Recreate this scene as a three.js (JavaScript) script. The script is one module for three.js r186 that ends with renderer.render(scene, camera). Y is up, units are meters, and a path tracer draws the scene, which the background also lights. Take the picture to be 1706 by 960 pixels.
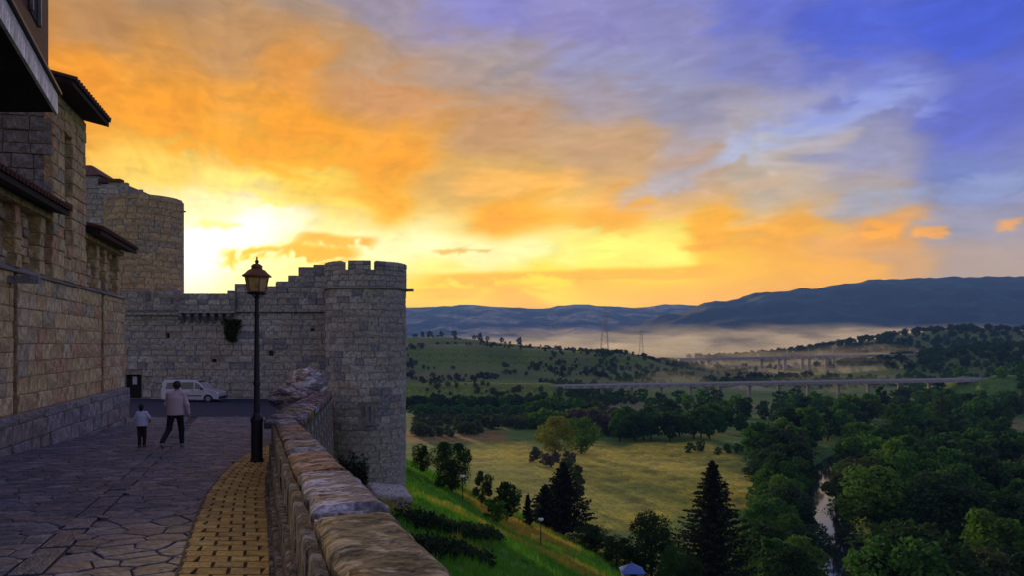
import * as THREE from 'three';
import { mergeGeometries } from 'three/addons/utils/BufferGeometryUtils.js';
import { MarchingCubes } from 'three/addons/objects/MarchingCubes.js';
import { RoundedBoxGeometry } from 'three/addons/geometries/RoundedBoxGeometry.js';

// ---------------------------------------------------------------- camera
const scene = new THREE.Scene();
const EYE = 1.65, F = 1280;
const camera = new THREE.PerspectiveCamera(2 * Math.atan(480 / F) * 180 / Math.PI, 1706 / 960, 0.05, 30000);
camera.position.set(0, EYE, 0);
camera.lookAt(0, EYE, -10);
camera.setViewOffset(1706, 960, 0, -95, 1706, 960);   // lens shifted up: verticals stay upright
const renderer = new THREE.WebGLRenderer({ antialias: true });
renderer.toneMapping = THREE.LinearToneMapping;
renderer.toneMappingExposure = 1.13;
renderer.shadowMap.enabled = true;

// ---------------------------------------------------------------- noise
function rng(a) { return () => { a = (a + 0x6D2B79F5) | 0; let t = Math.imul(a ^ (a >>> 15), 1 | a); t = (t + Math.imul(t ^ (t >>> 7), 61 | t)) ^ t; return ((t ^ (t >>> 14)) >>> 0) / 4294967296; }; }
const PERM = new Float32Array(65536); { const r = rng(7); for (let i = 0; i < 65536; i++) PERM[i] = r(); }
const hsh = (x, y) => PERM[(Math.imul(x, 73856093) ^ Math.imul(y, 19349663)) >>> 8 & 65535];
function vn(x, y) {
  const ix = Math.floor(x), iy = Math.floor(y); let fx = x - ix, fy = y - iy;
  fx = fx * fx * (3 - 2 * fx); fy = fy * fy * (3 - 2 * fy);
  const a = hsh(ix, iy), b = hsh(ix + 1, iy), c = hsh(ix, iy + 1), d = hsh(ix + 1, iy + 1);
  return a + (b - a) * fx + (c - a + (a - b - c + d) * fx) * fy;
}
function fbm(x, y, n = 4) { let s = 0, a = 0.5, t = 0; for (let i = 0; i < n; i++) { s += a * vn(x, y); t += a; a *= 0.5; x = x * 2.03 + 17.1; y = y * 2.03 + 9.7; } return s / t; }
const clamp = THREE.MathUtils.clamp, lerp = THREE.MathUtils.lerp, ss = (x, a, b) => { const t = clamp((x - a) / (b - a), 0, 1); return t * t * (3 - 2 * t); };
const lin = (v) => { v /= 255; return v <= 0.04045 ? v / 12.92 : Math.pow((v + 0.055) / 1.055, 2.4); };

// ---------------------------------------------------------------- sky: sunset clouds, computed in azimuth (0 = north, + = right) and elevation
const HAZE = 0.000085, SUN_AZ = -21, SUN_EL = 7;
function makeSky() {
  const W = 4096, H = 2048, data = new Float32Array(W * H * 4);
  const C = [
    [-34,1,255,205,95],[-34,8,250,190,75],[-33,14,242,158,42],[-33,20,196,136,70],[-30,17,238,150,42],[-30,24,170,136,112],
    [-24,22.5,172,136,104],[-24,19,212,148,72],[-20,20.5,192,144,94],[-28,20.5,186,136,86],[-12,20.5,188,148,108],[-25,15,252,162,34],[-25,11.5,252,208,90],[-24,8.5,255,242,175],[-22,6.5,255,255,242],[-19,8,255,255,228],[-17,4.5,255,248,165],
    [-15,11.5,255,210,80],[-15,15,250,162,36],[-15,19,228,152,66],[-15,23.5,170,144,126],
    [-9,10.5,252,172,36],[-9,14,244,162,50],[-9,18,206,148,98],[-9,23.5,152,142,160],
    [-6,7.6,255,252,190],[-6,5.5,255,244,130],[-6,3.5,255,204,24],[-10,7.2,255,252,190],[-2,7.2,255,250,180],[5,6.8,255,244,130],[10,6.6,255,236,110],[-12,5.4,255,246,150],
    [-2,12,222,174,98],[0,9.5,252,166,36],[1,7.3,255,252,175],[3,5.2,255,228,60],[0,3,255,188,12],[-12,3,255,205,40],
    [-1,16,194,148,106],[-1,20,160,148,152],[-1,24,134,132,196],
    [6,14,198,158,118],[6,18,160,148,160],[6,22,140,136,192],
    [8,10,244,172,80],[8,7.2,255,252,120],[11,6.6,255,254,122],[8,4.5,255,195,24],
    [12,12,192,162,146],[12,16,150,148,176],[12,21,142,140,190],[12,24,132,134,198],
    [14,8.2,252,172,46],[14,5.5,255,192,46],[15,3.5,250,178,52],[11,3.2,255,186,24],
    [18,11,188,172,156],[18,14,186,176,170],[18,19,128,132,194],[18,23,104,114,206],
    [20,8,246,170,62],[20,5,250,178,62],[20,3.5,236,168,80],[23,5.2,244,172,74],
    [24,10,172,162,164],[24,13,150,150,182],[24,17,106,116,198],[24,21,84,100,206],
    [26,7.7,240,164,78],[26,5.5,210,160,112],
    [31,5.5,176,154,144],[31,8,150,148,170],[31,11,114,128,188],[31,15,96,106,196],[31,20,72,92,202],
    [50,4,158,150,160],[50,15,108,116,186],[50,35,92,106,190],[0,36,128,128,188],[-52,4,236,180,110],[-52,15,214,164,112],[-48,32,160,144,148],[0,62,112,118,188],
    [90,5,154,148,162],[90,20,120,124,180],[90,50,102,112,186],[-90,5,188,168,156],[-90,20,152,144,166],[-90,50,118,120,182],
    [150,5,160,152,162],[150,25,132,132,176],[-150,5,164,154,160],[-150,25,134,132,174],[180,55,108,116,184],
  ].map((c) => [c[0], c[1], c[2] / 255, c[3] / 255, c[4] / 255]);
  // single clouds: az0, el0, az1, el1, half width (deg), colour, strength, noise scale
  const S = [
    [-20.5,6.3,-11,6.9,0.55,[250,176,48],0.95],[-15.6,7.65,-9.6,7.7,0.34,[248,178,60],0.9],[-22.6,8.3,-19.4,8.4,0.3,[252,214,110],0.7],
    [-8,4.9,16,5.6,0.42,[250,178,36],0.75],[-8,3.9,4,4.4,0.3,[250,182,30],0.5],[-6,7.0,-1,7.1,0.14,[230,160,50],0.6],[12,7.2,18,7.3,0.22,[240,160,50],0.6],
    [7,10.6,17,13.4,0.75,[176,178,200],0.5],[14,12.9,28.5,16.6,1.2,[172,188,236],0.5],[16,14.6,27,18,1.0,[140,150,214],0.4],[10,13.4,24,17.6,0.8,[166,164,190],0.35],[17,12.6,24,14.2,0.5,[196,176,160],0.5],[9,9.6,20,11.6,0.6,[224,178,140],0.4],
    [24.5,8.3,27,7.5,0.5,[255,170,62],0.85],[27.6,7.6,30,7.4,0.32,[250,166,70],0.8],[32.2,7.7,36,7.8,0.3,[240,164,90],0.8],[14,8.3,24,8.1,0.35,[250,176,60],0.55],
    [-4,12.0,5.4,12.2,0.9,[255,184,84],0.6],[-2,9.8,10,9.0,0.8,[250,170,44],0.55],[-26,14.6,-6,12.4,1.1,[254,164,30],0.55],[-31,18,-14,16.6,0.9,[248,160,44],0.45],
    [-22,11.6,-17,11.0,0.8,[255,232,120],0.75],[-18,10.4,-11,10,0.5,[255,222,100],0.5],[20,22,34,18,1.6,[74,96,206],0.35],[22,9.6,36,10.2,0.9,[150,160,190],0.5],
    [-12,21,4,17.5,1.6,[178,150,130],0.45],[2,20.5,14,18.5,1.3,[152,156,186],0.45],
  ];
  const D = Math.PI / 180, c = [0, 0, 0];
  for (let row = 0; row < H; row++) {
    const el = ((row + 0.5) / H - 0.5) * 180;
    if (el < -0.2) continue;
    const ce = Math.max(0.02, Math.cos(el * D));
    const fine = el < 34;
    for (let col = 0; col < W; col++) {
      const o = (row * W + col) * 4;
      let az = ((col + 0.5) / W - 0.5) * 360 + 90; if (az > 180) az -= 360;
      const inView = fine && az > -62 && az < 62;
      // away from the view the sky is smooth: copy every fourth column
      if (!inView && (col & 3)) { for (let k = 0; k < 4; k++) data[o + k] = data[o - 4 + k]; continue; }
      const sx = az * ce;
      // streaks fan out from the sun: noise stretched along the lines that lead to it
      const dx = sx - SUN_AZ, dy = el - 2, r = Math.hypot(dx, dy) + 4, th = Math.atan2(dy, dx);
      const n1 = fbm(r * 0.09 + 40, th * 5.5 + 20, 4) - 0.5, n2 = fbm(sx * 0.16 + 3, el * 0.42 + 71, 4) - 0.5, n3 = inView ? fbm(sx * 0.55 + 90 + n2 * 4, el * 1.7 + 13 + n1 * 5, 4) - 0.5 : 0;
      const wx = sx + n2 * 6 + n3 * 1.4, wy = el + (n1 * 2.2 + n2 * 1.5 + n3 * 0.7) * ss(el, 1, 11);
      let sw = 0; c[0] = c[1] = c[2] = 0;
      for (const p of C) {
        let ax = p[0] * ce - wx; if (ax > 180) ax -= 360; else if (ax < -180) ax += 360;
        const ay = (p[1] - wy) * 1.5, q = ax * ax + ay * ay + 2.2, w = 1 / (q * q);
        sw += w; c[0] += p[2] * w; c[1] += p[3] * w; c[2] += p[4] * w;
      }
      c[0] /= sw; c[1] /= sw; c[2] /= sw;
      if (inView) for (const s of S) {
        const lx = s[2] - s[0], ly = s[3] - s[1], bx = sx / ce * 0.5 + sx * 0.5;
        const px = bx + n2 * 2.2, py = el + n3 * 0.9 + n1 * 0.7, t = clamp(((px - s[0]) * lx + (py - s[1]) * ly) / (lx * lx + ly * ly), -0.06, 1.06);
        const ex = px - s[0] - lx * t, ey = py - s[1] - ly * t, d = Math.hypot(ex * 0.35, ey) / s[4];
        const a = s[6] * ss(1.35 - d + n3 * 2.4, 0, 1.1) * ss(t, -0.06, 0.15) * (1 - ss(t, 0.85, 1.06));
        if (a > 0.003) for (let k = 0; k < 3; k++) c[k] += (s[5][k] / 255 - c[k]) * a;
      }
      const n4 = inView ? fbm(r * 0.35 + 9 + n2 * 3, th * 26 + n3 * 2, 4) - 0.5 : 0, n5 = inView ? fbm(sx * 0.9 + n1 * 6 + 5, el * 4.2 + n2 * 5 + 33, 4) - 0.5 : 0, m = 1 + (n3 * 0.12 + n1 * 0.1 + n4 * 0.08 + n5 * 0.07) * ss(el, 2, 9), air = Math.exp(HAZE * Math.min(9000, 480 / Math.sin(Math.max(el, 0.5) * D)));   // the haze in front takes its share
      // the air round the hidden sun is brighter than white
      const g = Math.exp(-((sx - SUN_AZ) ** 2 / 40 + (el - 7) ** 2 / 6));
      for (let k = 0; k < 3; k++) { const v = clamp(c[k] * m, 0, 1.05); data[o + k] = Math.max(0.003, lin(v * 255) * 0.91 - (1 - 1 / air) * [0.015, 0.05, 0.14][k]) * air * (1 + 0.5 * g); }
      data[o + 3] = 1;
    }
  }
  const t = new THREE.DataTexture(data, W, H, THREE.RGBAFormat, THREE.FloatType);
  t.mapping = THREE.EquirectangularReflectionMapping; t.magFilter = t.minFilter = THREE.LinearFilter; t.colorSpace = THREE.LinearSRGBColorSpace; t.needsUpdate = true;
  return t;
}
const skyTex = makeSky();
scene.background = skyTex; scene.environment = skyTex;
scene.fog = new THREE.FogExp2(new THREE.Color(0.16, 0.4, 1.0), HAZE);

// ---------------------------------------------------------------- sun, low behind the castle and veiled by cloud
const sun = new THREE.DirectionalLight(new THREE.Color(1, 0.7, 0.34), 5.0);
{
  const a = SUN_AZ * Math.PI / 180, e = 4.6 * Math.PI / 180;   // the sun itself stands low in the bright gap
  sun.position.set(Math.sin(a) * Math.cos(e), Math.sin(e), -Math.cos(a) * Math.cos(e)).multiplyScalar(800);
  sun.shadow.radius = 8; sun.castShadow = true; sun.shadow.mapSize.set(4096, 4096);
  const sc = sun.shadow.camera; sc.left = -600; sc.right = 600; sc.top = 300; sc.bottom = -300; sc.near = 1; sc.far = 2500;
  scene.add(sun, sun.target);
}

// ---------------------------------------------------------------- textures and materials
function tex(size, fn, srgb = false, rep = 1) {
  const d = new Uint8Array(size * size * 4);
  for (let y = 0; y < size; y++) for (let x = 0; x < size; x++) {
    const v = fn(x / size, y / size), o = (y * size + x) * 4;
    if (typeof v === 'number') d[o] = d[o + 1] = d[o + 2] = clamp(v, 0, 1) * 255; else for (let k = 0; k < 3; k++) d[o + k] = clamp(v[k], 0, 1) * 255;
    d[o + 3] = 255;
  }
  const t = new THREE.DataTexture(d, size, size); t.wrapS = t.wrapT = THREE.RepeatWrapping; t.magFilter = THREE.LinearFilter; t.minFilter = THREE.LinearMipmapLinearFilter;
  t.generateMipmaps = true; if (srgb) t.colorSpace = THREE.SRGBColorSpace; t.repeat.set(rep, rep); t.needsUpdate = true; return t;
}
// noise that tiles: cross-fade at the borders
const tile = (f) => (u, v) => { const a = f(u, v), b = f(u - 1, v), c = f(u, v - 1), d = f(u - 1, v - 1), x = ss(u, 0.75, 1), y = ss(v, 0.75, 1); return lerp(lerp(a, b, x), lerp(c, d, x), y); };
const nz = (s, n, o = 0) => tile((u, v) => fbm(u * s + 31 + o, v * s + 57 + o * 1.7, n));
const nzL = nz(11, 4, 37), grain = nz(48, 3), blot = nz(7, 4, 11), big = nz(3, 4, 23), streakV = tile((u, v) => fbm(u * 26 + 3, v * 4 + 9, 4));
const T = {
  stone: tex(512, (u, v) => { const a = blot(u, v), g = grain(u, v), p = ss(big(u, v), 0.52, 0.7); const k = 0.62 + 0.5 * (a - 0.5) + 0.5 * (g - 0.5) + 0.12; return [k + p * 0.05, k, k - p * 0.06]; }, true),
  stoneBump: tex(512, (u, v) => 0.45 * blot(u, v) + 0.4 * grain(u, v) + 0.3 * ss(blot(v, u), 0.35, 0.6)),
  lichen: tex(512, (u, v) => { const a = blot(u, v), b = ss(nzL(u, v), 0.5, 0.6), g = grain(u, v), h = ss(big(v, u), 0.5, 0.62); const k = 0.5 + 0.5 * (a - 0.5) + 0.55 * (g - 0.5); return [k + b * 0.28 + h * 0.06, k + b * 0.28, k + b * 0.27 - h * 0.07]; }, true),
  rough: tex(256, (u, v) => 0.72 + 0.5 * (blot(u, v) - 0.5)),
  grass: tex(512, (u, v) => { const g = grain(u, v), b = blot(u, v), s = streakV(u, v); const k = 0.55 + 0.42 * (g - 0.5) + 0.25 * (b - 0.5) + 0.16 * (s - 0.5); return [k * (0.98 + 0.2 * (b - 0.5)), k, k * 0.92]; }, true),
  plaster: tex(512, (u, v) => { const s = streakV(u, v), b = blot(u, v), g = grain(u, v); const k = 0.66 + 0.4 * (s - 0.5) + 0.3 * (b - 0.5) + 0.2 * (g - 0.5); return [k, k, k]; }, true),
  brick: tex(512, (u, v) => { const r = Math.floor(v * 16), x = (u * 6 + (r & 1) * 0.5), y = v * 16 - r, fx = x - Math.floor(x), j = fx < 0.05 || y < 0.14; const t = PERM[(Math.floor(x) % 6) * 91 + r * 17], g = grain(u, v); return j ? [0.5, 0.47, 0.44] : [0.42 + t * 0.16 + (g - 0.5) * 0.2, 0.24 + t * 0.07 + (g - 0.5) * 0.15, 0.19 + t * 0.05 + (g - 0.5) * 0.1]; }, true),
  asphalt: tex(512, (u, v) => { const g = grain(u, v), b = blot(u, v); return 0.6 + 0.5 * (g - 0.5) + 0.3 * (b - 0.5); }, true),
  wood: tex(512, (u, v) => { const a = ss(big(u, v) * 0.6 + blot(u, v) * 0.4, 0.42, 0.56), g = grain(u, v), w = ss(nzL(v, u), 0.55, 0.62); return [0.25 + a * 0.35 + w * 0.2 + (g - 0.5) * 0.2, 0.3 + a * 0.3 + w * 0.16 + (g - 0.5) * 0.2, 0.32 + a * 0.22 + (g - 0.5) * 0.2]; }, true),
  leaf: tex(128, (u, v) => { const b = blot(u, v), g = grain(u, v); const k = 0.7 + 0.6 * (b - 0.5) + 0.3 * (g - 0.5); return [k, k, k * 0.9]; }, true),
};

function mat(r, g, b, o = {}) { const m = new THREE.MeshStandardMaterial({ roughness: 0.9, ...o }); m.color.setRGB(r, g, b); return m; }
function pmat(r, g, b, o = {}) { const m = new THREE.MeshPhysicalMaterial({ roughness: 0.9, ...o }); m.color.setRGB(r, g, b); return m; }
const stoneMat = (r, g, b, map = T.stone, bump = 0.02) => mat(r * 1.9, g * 1.9, b * 1.9, { map, bumpMap: T.stoneBump, bumpScale: bump, roughness: 0.93 });   // map averages about 0.35 linear
const M = {
  ochre: [[0.56, 0.44, 0.20], [0.50, 0.38, 0.18], [0.60, 0.48, 0.23], [0.54, 0.34, 0.17], [0.42, 0.37, 0.22], [0.58, 0.49, 0.28]].map((c) => stoneMat(...c)),
  base: [[0.26, 0.25, 0.23], [0.22, 0.215, 0.21], [0.29, 0.27, 0.235], [0.25, 0.225, 0.185]].map((c) => stoneMat(...c)),
  castle: [[0.32, 0.315, 0.265], [0.285, 0.285, 0.255], [0.35, 0.34, 0.275], [0.32, 0.295, 0.24], [0.21, 0.22, 0.22], [0.40, 0.395, 0.345]].map((c) => stoneMat(...c)),
  keep: [[0.44, 0.34, 0.18], [0.38, 0.30, 0.17], [0.48, 0.37, 0.20], [0.33, 0.28, 0.19]].map((c) => stoneMat(...c)),
  mortar: stoneMat(0.265, 0.24, 0.20), mortarWarm: stoneMat(0.36, 0.27, 0.15), innerStone: [[0.23, 0.225, 0.22], [0.26, 0.24, 0.215], [0.21, 0.205, 0.195]].map((c) => pmat(c[0] * 1.9, c[1] * 1.9, c[2] * 1.9, { map: T.lichen, bumpMap: T.stoneBump, bumpScale: 0.007, roughness: 1, specularIntensity: 0.12 })), wallCore: pmat(0.42, 0.40, 0.37, { map: T.lichen, roughness: 1, specularIntensity: 0.12 }), dark: mat(0.02, 0.02, 0.022),  // parapet inner face and core: plain grey-brown stone tones
  slab: [[0.098, 0.108, 0.136], [0.12, 0.114, 0.134], [0.074, 0.09, 0.118], [0.15, 0.154, 0.172], [0.11, 0.1, 0.112], [0.064, 0.084, 0.114]].map((c) => pmat(c[0] * 2.1, c[1] * 2.1, c[2] * 2.1, { map: T.stone, bumpMap: T.stoneBump, bumpScale: 0.02, roughness: 0.66, specularIntensity: 0.4 })),  // cool cast of the light is mixed into these bluish stone tones
  bed: mat(0.06, 0.06, 0.08, { map: T.asphalt }),
  yellow: [[0.54, 0.35, 0.07], [0.47, 0.28, 0.055], [0.60, 0.42, 0.10], [0.40, 0.26, 0.07]].map((c) => mat(c[0] * 1.5, c[1] * 1.5, c[2] * 1.5, { map: T.stone, bumpMap: T.stoneBump, bumpScale: 0.006, roughness: 0.8 })),
  coping: [[0.23, 0.225, 0.235], [0.27, 0.185, 0.15], [0.33, 0.33, 0.36], [0.29, 0.255, 0.16], [0.22, 0.18, 0.17]].map((c) => pmat(c[0] * 1.9, c[1] * 1.9, c[2] * 1.9, { map: T.lichen, bumpMap: T.stoneBump, bumpScale: 0.009, roughness: 1, specularIntensity: 0.25 })),
  asphalt: pmat(0.09, 0.12, 0.2, { map: T.asphalt, bumpMap: T.stoneBump, bumpScale: 0.01, roughness: 0.9, specularIntensity: 0.25 }),  // bluish because a cool light cast is put into the colour
  iron: mat(0.018, 0.02, 0.024, { roughness: 0.5, metalness: 0.3 }),
  copper: mat(0.20, 0.075, 0.03, { roughness: 0.6, metalness: 0.4 }),
  tile: mat(0.26, 0.10, 0.06, { map: T.plaster, bumpMap: T.stoneBump, bumpScale: 0.02 }), timber: mat(0.05, 0.033, 0.024, { map: T.plaster }),
  brick: mat(0.4, 0.36, 0.4, { map: T.brick, roughness: 0.92 }), fascia: mat(1.9, 1.9, 1.9, { map: T.plaster }), white: mat(0.8, 0.8, 0.78, { map: T.plaster }),
  concrete: mat(0.75, 0.74, 0.72, { map: T.plaster }),
  bark: mat(0.10, 0.075, 0.05, { map: T.plaster }),
};
const leafMat = (r, g, b, tone) => Object.assign(pmat(r, g, b, { side: THREE.DoubleSide, transmission: 0.35, thickness: 0, roughness: 1, specularIntensity: 0.3 }), { name: tone || 'leaf' });
const L = { deep: leafMat(0.022, 0.062, 0.013, 'dark green'), mid: leafMat(0.042, 0.135, 0.018, 'mid green'), light: leafMat(0.085, 0.2, 0.02, 'light green'), fresh: leafMat(0.055, 0.17, 0.024, 'fresh green'), dusky: leafMat(0.035, 0.085, 0.03, 'dull green'), willow: leafMat(0.2, 0.24, 0.02), spruce: leafMat(0.014, 0.028, 0.016), grey: leafMat(0.10, 0.085, 0.075), hedge: leafMat(0.02, 0.05, 0.018), olive: leafMat(0.06, 0.095, 0.03, 'olive green'), ivy: leafMat(0.025, 0.05, 0.015), scrub: leafMat(0.05, 0.06, 0.025) };

// ---------------------------------------------------------------- helpers
const used = {};
const numbered = (n) => { const k = used[n] = (used[n] ?? -1) + 1; return k ? `${n}_${String(k).padStart(3, '0')}` : n; };
function shade(o) { o.castShadow = o.receiveShadow = true; return o; }
function mesh(name, geo, material, parent) { const m = shade(new THREE.Mesh(geo, material)); m.name = parent ? name : numbered(name); (parent || scene).add(m); return m; }
function thing(name, label, category, group, x = 0, y = 0, z = 0) { const g = new THREE.Group(); g.name = numbered(name); g.position.set(x, y, z); g.userData = { label, category }; if (group) g.userData.group = group; scene.add(g); return g; }
function structure(o) { o.userData.kind = 'structure'; return o; }
function stuff(o) { o.userData.kind = 'stuff'; return o; }
function box(w, h, d, x = 0, y = 0, z = 0, ry = 0) { const g = new THREE.BoxGeometry(w, h, d); if (ry) g.rotateY(ry); g.translate(x, y, z); return boxUV(g, 1); }
function boxUV(g, s = 1) {   // uv in metres, by the dominant axis of the face
  if (g.index) g = g.toNonIndexed();
  const p = g.attributes.position, uv = new Float32Array(p.count * 2), a = new THREE.Vector3(), b = new THREE.Vector3(), c = new THREE.Vector3();
  for (let i = 0; i < p.count; i += 3) {
    a.fromBufferAttribute(p, i); b.fromBufferAttribute(p, i + 1).sub(a); c.fromBufferAttribute(p, i + 2).sub(a); b.cross(c);
    const ax = Math.abs(b.x), ay = Math.abs(b.y), az = Math.abs(b.z);
    for (let k = 0; k < 3; k++) { const x = p.getX(i + k), y = p.getY(i + k), z = p.getZ(i + k), o = (i + k) * 2; if (ay >= ax && ay >= az) { uv[o] = x; uv[o + 1] = z; } else if (ax >= az) { uv[o] = z; uv[o + 1] = y; } else { uv[o] = x; uv[o + 1] = y; } uv[o] *= s; uv[o + 1] *= s; }
  }
  g.setAttribute('uv', new THREE.BufferAttribute(uv, 2)); return g;
}
const merge = (list) => mergeGeometries(list.map((g) => { g = g.index ? g.toNonIndexed() : g; for (const k of Object.keys(g.attributes)) if (!['position', 'normal', 'uv'].includes(k)) g.deleteAttribute(k); return g; }));
function poly(pts, y0, y1) {   // plan polygon of [x, d] raised from y0 to y1
  const s = new THREE.Shape(pts.map(([x, d]) => new THREE.Vector2(x, d))), g = new THREE.ExtrudeGeometry(s, { depth: y1 - y0, bevelEnabled: false });
  g.rotateX(-Math.PI / 2); g.translate(0, y0, 0); return boxUV(g);
}
function lathe(prof, seg = 24, a0 = 0, al = Math.PI * 2) { return new THREE.LatheGeometry(prof.map(([r, y]) => new THREE.Vector2(r, y)), seg, a0, al); }
function tube(pts, r, seg = 12, rs = 6) { return new THREE.TubeGeometry(new THREE.CatmullRomCurve3(pts.map((p) => new THREE.Vector3(...p))), seg, r, rs); }
function bar(a, b, r0, r1 = r0, rs = 6) { const A = new THREE.Vector3(...a), B = new THREE.Vector3(...b), l = A.distanceTo(B), g = new THREE.CylinderGeometry(r1, r0, l, rs); g.applyQuaternion(new THREE.Quaternion().setFromUnitVectors(new THREE.Vector3(0, 1, 0), B.clone().sub(A).normalize())); g.translate((A.x + B.x) / 2, (A.y + B.y) / 2, (A.z + B.z) / 2); return g; }

// stone blocks: a dressed block with worn, uneven edges; front towards +z
const BLOCKS = []; {
  const r = rng(99);
  for (let k = 0; k < 10; k++) {
    const j = (a) => (r() - 0.5) * a, c = 0.035 + r() * 0.035, pos = [], uv = [], ou = r() * 3, ov = r() * 3;
    const q = [[-1, -1], [1, -1], [1, 1], [-1, 1]], back = q.map(([x, y]) => [x * 0.5, y * 0.5, -0.5]), mid = q.map(([x, y]) => [x * 0.5 + j(0.035), y * 0.5 + j(0.05), 0.5 - c * 1.6 + j(0.06)]), fr = q.map(([x, y]) => [x * (0.5 - c * 0.6) + j(0.05), y * (0.5 - c) + j(0.07), 0.5 + j(0.07)]), ce = [j(0.2), j(0.2), 0.52 + j(0.08)];
    const tri = (a, b, d) => { for (const p of [a, b, d]) { pos.push(...p); uv.push(p[0] * 0.8 + p[2] * 0.3 + ou, p[1] * 0.5 + p[2] * 0.3 + ov); } };
    for (let i = 0; i < 4; i++) { const n = (i + 1) % 4; tri(back[i], back[n], mid[n]); tri(back[i], mid[n], mid[i]); tri(mid[i], mid[n], fr[n]); tri(mid[i], fr[n], fr[i]); tri(fr[i], fr[n], ce); }
    const g = new THREE.BufferGeometry(); g.setAttribute('position', new THREE.Float32BufferAttribute(pos, 3)); g.setAttribute('uv', new THREE.Float32BufferAttribute(uv, 2)); g.computeVertexNormals(); BLOCKS.push(g);
  }
}
/** Courses of blocks on a wall. place(u, v, off) -> [x, y, z, turn]. mask(u, v, w, h) says whether a block is laid. Up to `most` blocks are parts of their own, the rest one part. */
function courses(parent, { u0, u1, v0, v1, ch = [0.36, 0.5], len = [0.5, 1.0], depth = 0.25, joint = 0.018, place, mask, mats, seed = 1, most = 300, name = 'stone_block', proud = 0.03, first = null }) {
  const r = rng(seed), list = [];
  for (let v = v0; v < v1 - 0.08;) {
    let h = ch[0] + r() * (ch[1] - ch[0]); if (v + h > v1 - ch[0] * 0.5) h = v1 - v;
    for (let u = u0 - (r() * 0.5) * len[0]; u < u1;) {
      let w = len[0] + r() * (len[1] - len[0]); const a = Math.max(u, u0), b = Math.min(u + w, u1);
      if (u1 - b < len[0] * 0.45) { w = u1 - u; }
      const e = Math.min(u + w, u1);
      if (e - a > 0.08 && (!mask || mask((a + e) / 2, v + h / 2, e - a, h))) list.push({ u: (a + e) / 2, v: v + h / 2, w: e - a - joint, h: h - joint, off: (r() - 0.5) * 2 * proud, g: Math.floor(r() * BLOCKS.length), m: Math.floor(clamp((fbm((a + e) * 0.22 + seed, v * 0.5 + seed, 3) - 0.5) * 1.9 + r() * 0.75 + 0.125, 0, 0.999) * mats.length) });
      u += w;
    }
    v += h;
  }
  if (first) list.sort((a, b) => first(a) - first(b));
  const rest = [];
  list.forEach((b, i) => {
    const [x, y, z, t] = place(b.u, b.v, b.off - depth / 2), o = new THREE.Object3D();
    if (i < most) { const m = mesh(name, BLOCKS[b.g], mats[b.m], parent); m.position.set(x, y, z); m.rotation.y = t; m.scale.set(b.w, b.h, depth); }
    else { o.position.set(x, y, z); o.rotation.y = t; o.scale.set(b.w, b.h, depth); o.updateMatrix(); rest.push(BLOCKS[b.g].clone().applyMatrix4(o.matrix)); }
  });
  if (rest.length) stuff(mesh(name + 's', mergeGeometries(rest), mats[0], parent));
  return list.length;
}
function rebase(g, x, y, z) { g.position.set(x, y, z); for (const c of g.children) { c.position.x -= x; c.position.y -= y; c.position.z -= z; } return g; }

// ================================================================ the ground
const gy = (d) => d < 20.6 ? -0.0543 * d : d < 57 ? -1.1186 - 0.0402 * (d - 20.6) : -2.582;
const RIVER = [[30, 60], [48, 110], [74, 172], [97, 240], [132, 320], [205, 430], [300, 560], [420, 700], [620, 860]];
function riverDist(x, d) { let m = 1e9; for (let i = 0; i < RIVER.length - 1; i++) { const [a, b] = RIVER[i], [c, e] = RIVER[i + 1], lx = c - a, ly = e - b, t = clamp(((x - a) * lx + (d - b) * ly) / (lx * lx + ly * ly), 0, 1); m = Math.min(m, Math.hypot(x - a - lx * t, d - b - ly * t)); } return m; }
const sideOf = (x, d) => (x + 0.327 * d - 0.55) / 1.052;
function ground(x, d) {
  // valley floor, rising slowly into the distance
  let f = -48 + 12 * ss(d, 720, 1150) + 8 * ss(d, 1150, 2600) + (fbm(x * 0.004 + 5, d * 0.004, 4) - 0.5) * 5 * ss(d, 250, 700) + (fbm(x * 0.03, d * 0.03, 3) - 0.5) * 1.6;
  f += 50 * (1 - ss(x, -190, 430)) * Math.exp(-(((d - 1380) / 280) ** 2)) * (0.86 + 0.28 * fbm(x * 0.008, d * 0.006, 3));
  f += 36 * Math.exp(-(((x - 715) / 185) ** 2) - (((d - 1080) / 150) ** 2)) + 70 * Math.exp(-(((x - 990) / 340) ** 2) - (((d - 1640) / 230) ** 2));
  f += 14 * (1 - ss(x, 34, 74)) * Math.exp(-(((d - 705) / 26) ** 2)) + 21 * ss(x, 372, 425) * Math.exp(-(((d - 705) / 60) ** 2));   // ends of the viaduct
  f += 15 * ss(d, 1050, 1100) * (1 - ss(d, 1140, 1200)) * (1 - ss(x, 175, 240));
  f = Math.min(f, f - 3.2 * (1 - ss(riverDist(x, d), 4, 11)));
  // the town's hill
  const s = sideOf(x, d), e = Math.max(0, d - 122), q = s > 0 ? Math.hypot(s, e) : e, near = gy(clamp(d, -40, 60));
  let h = near - 1.2 - 2.2 * ss(q, 0.2, 1.6) - 0.50 * q - 0.0022 * Math.max(0, q - 48) ** 2 + (fbm(x * 0.12 + 9, d * 0.12, 4) - 0.5) * 1.7 * ss(q, 2, 9) + (fbm(x * 0.5, d * 0.5, 3) - 0.5) * 0.35 * ss(q, 1, 4);
  if (d < -60) h -= 0.25 * (-60 - d); 
  if (s < -40) h -= 0.2 * (-40 - s) * ss(d, 40, 90);
  const k = 6, m = Math.max(h, f); return m + k * 0.25 * Math.max(0, 1 - Math.abs(h - f) / k) ** 2;
}
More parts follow.
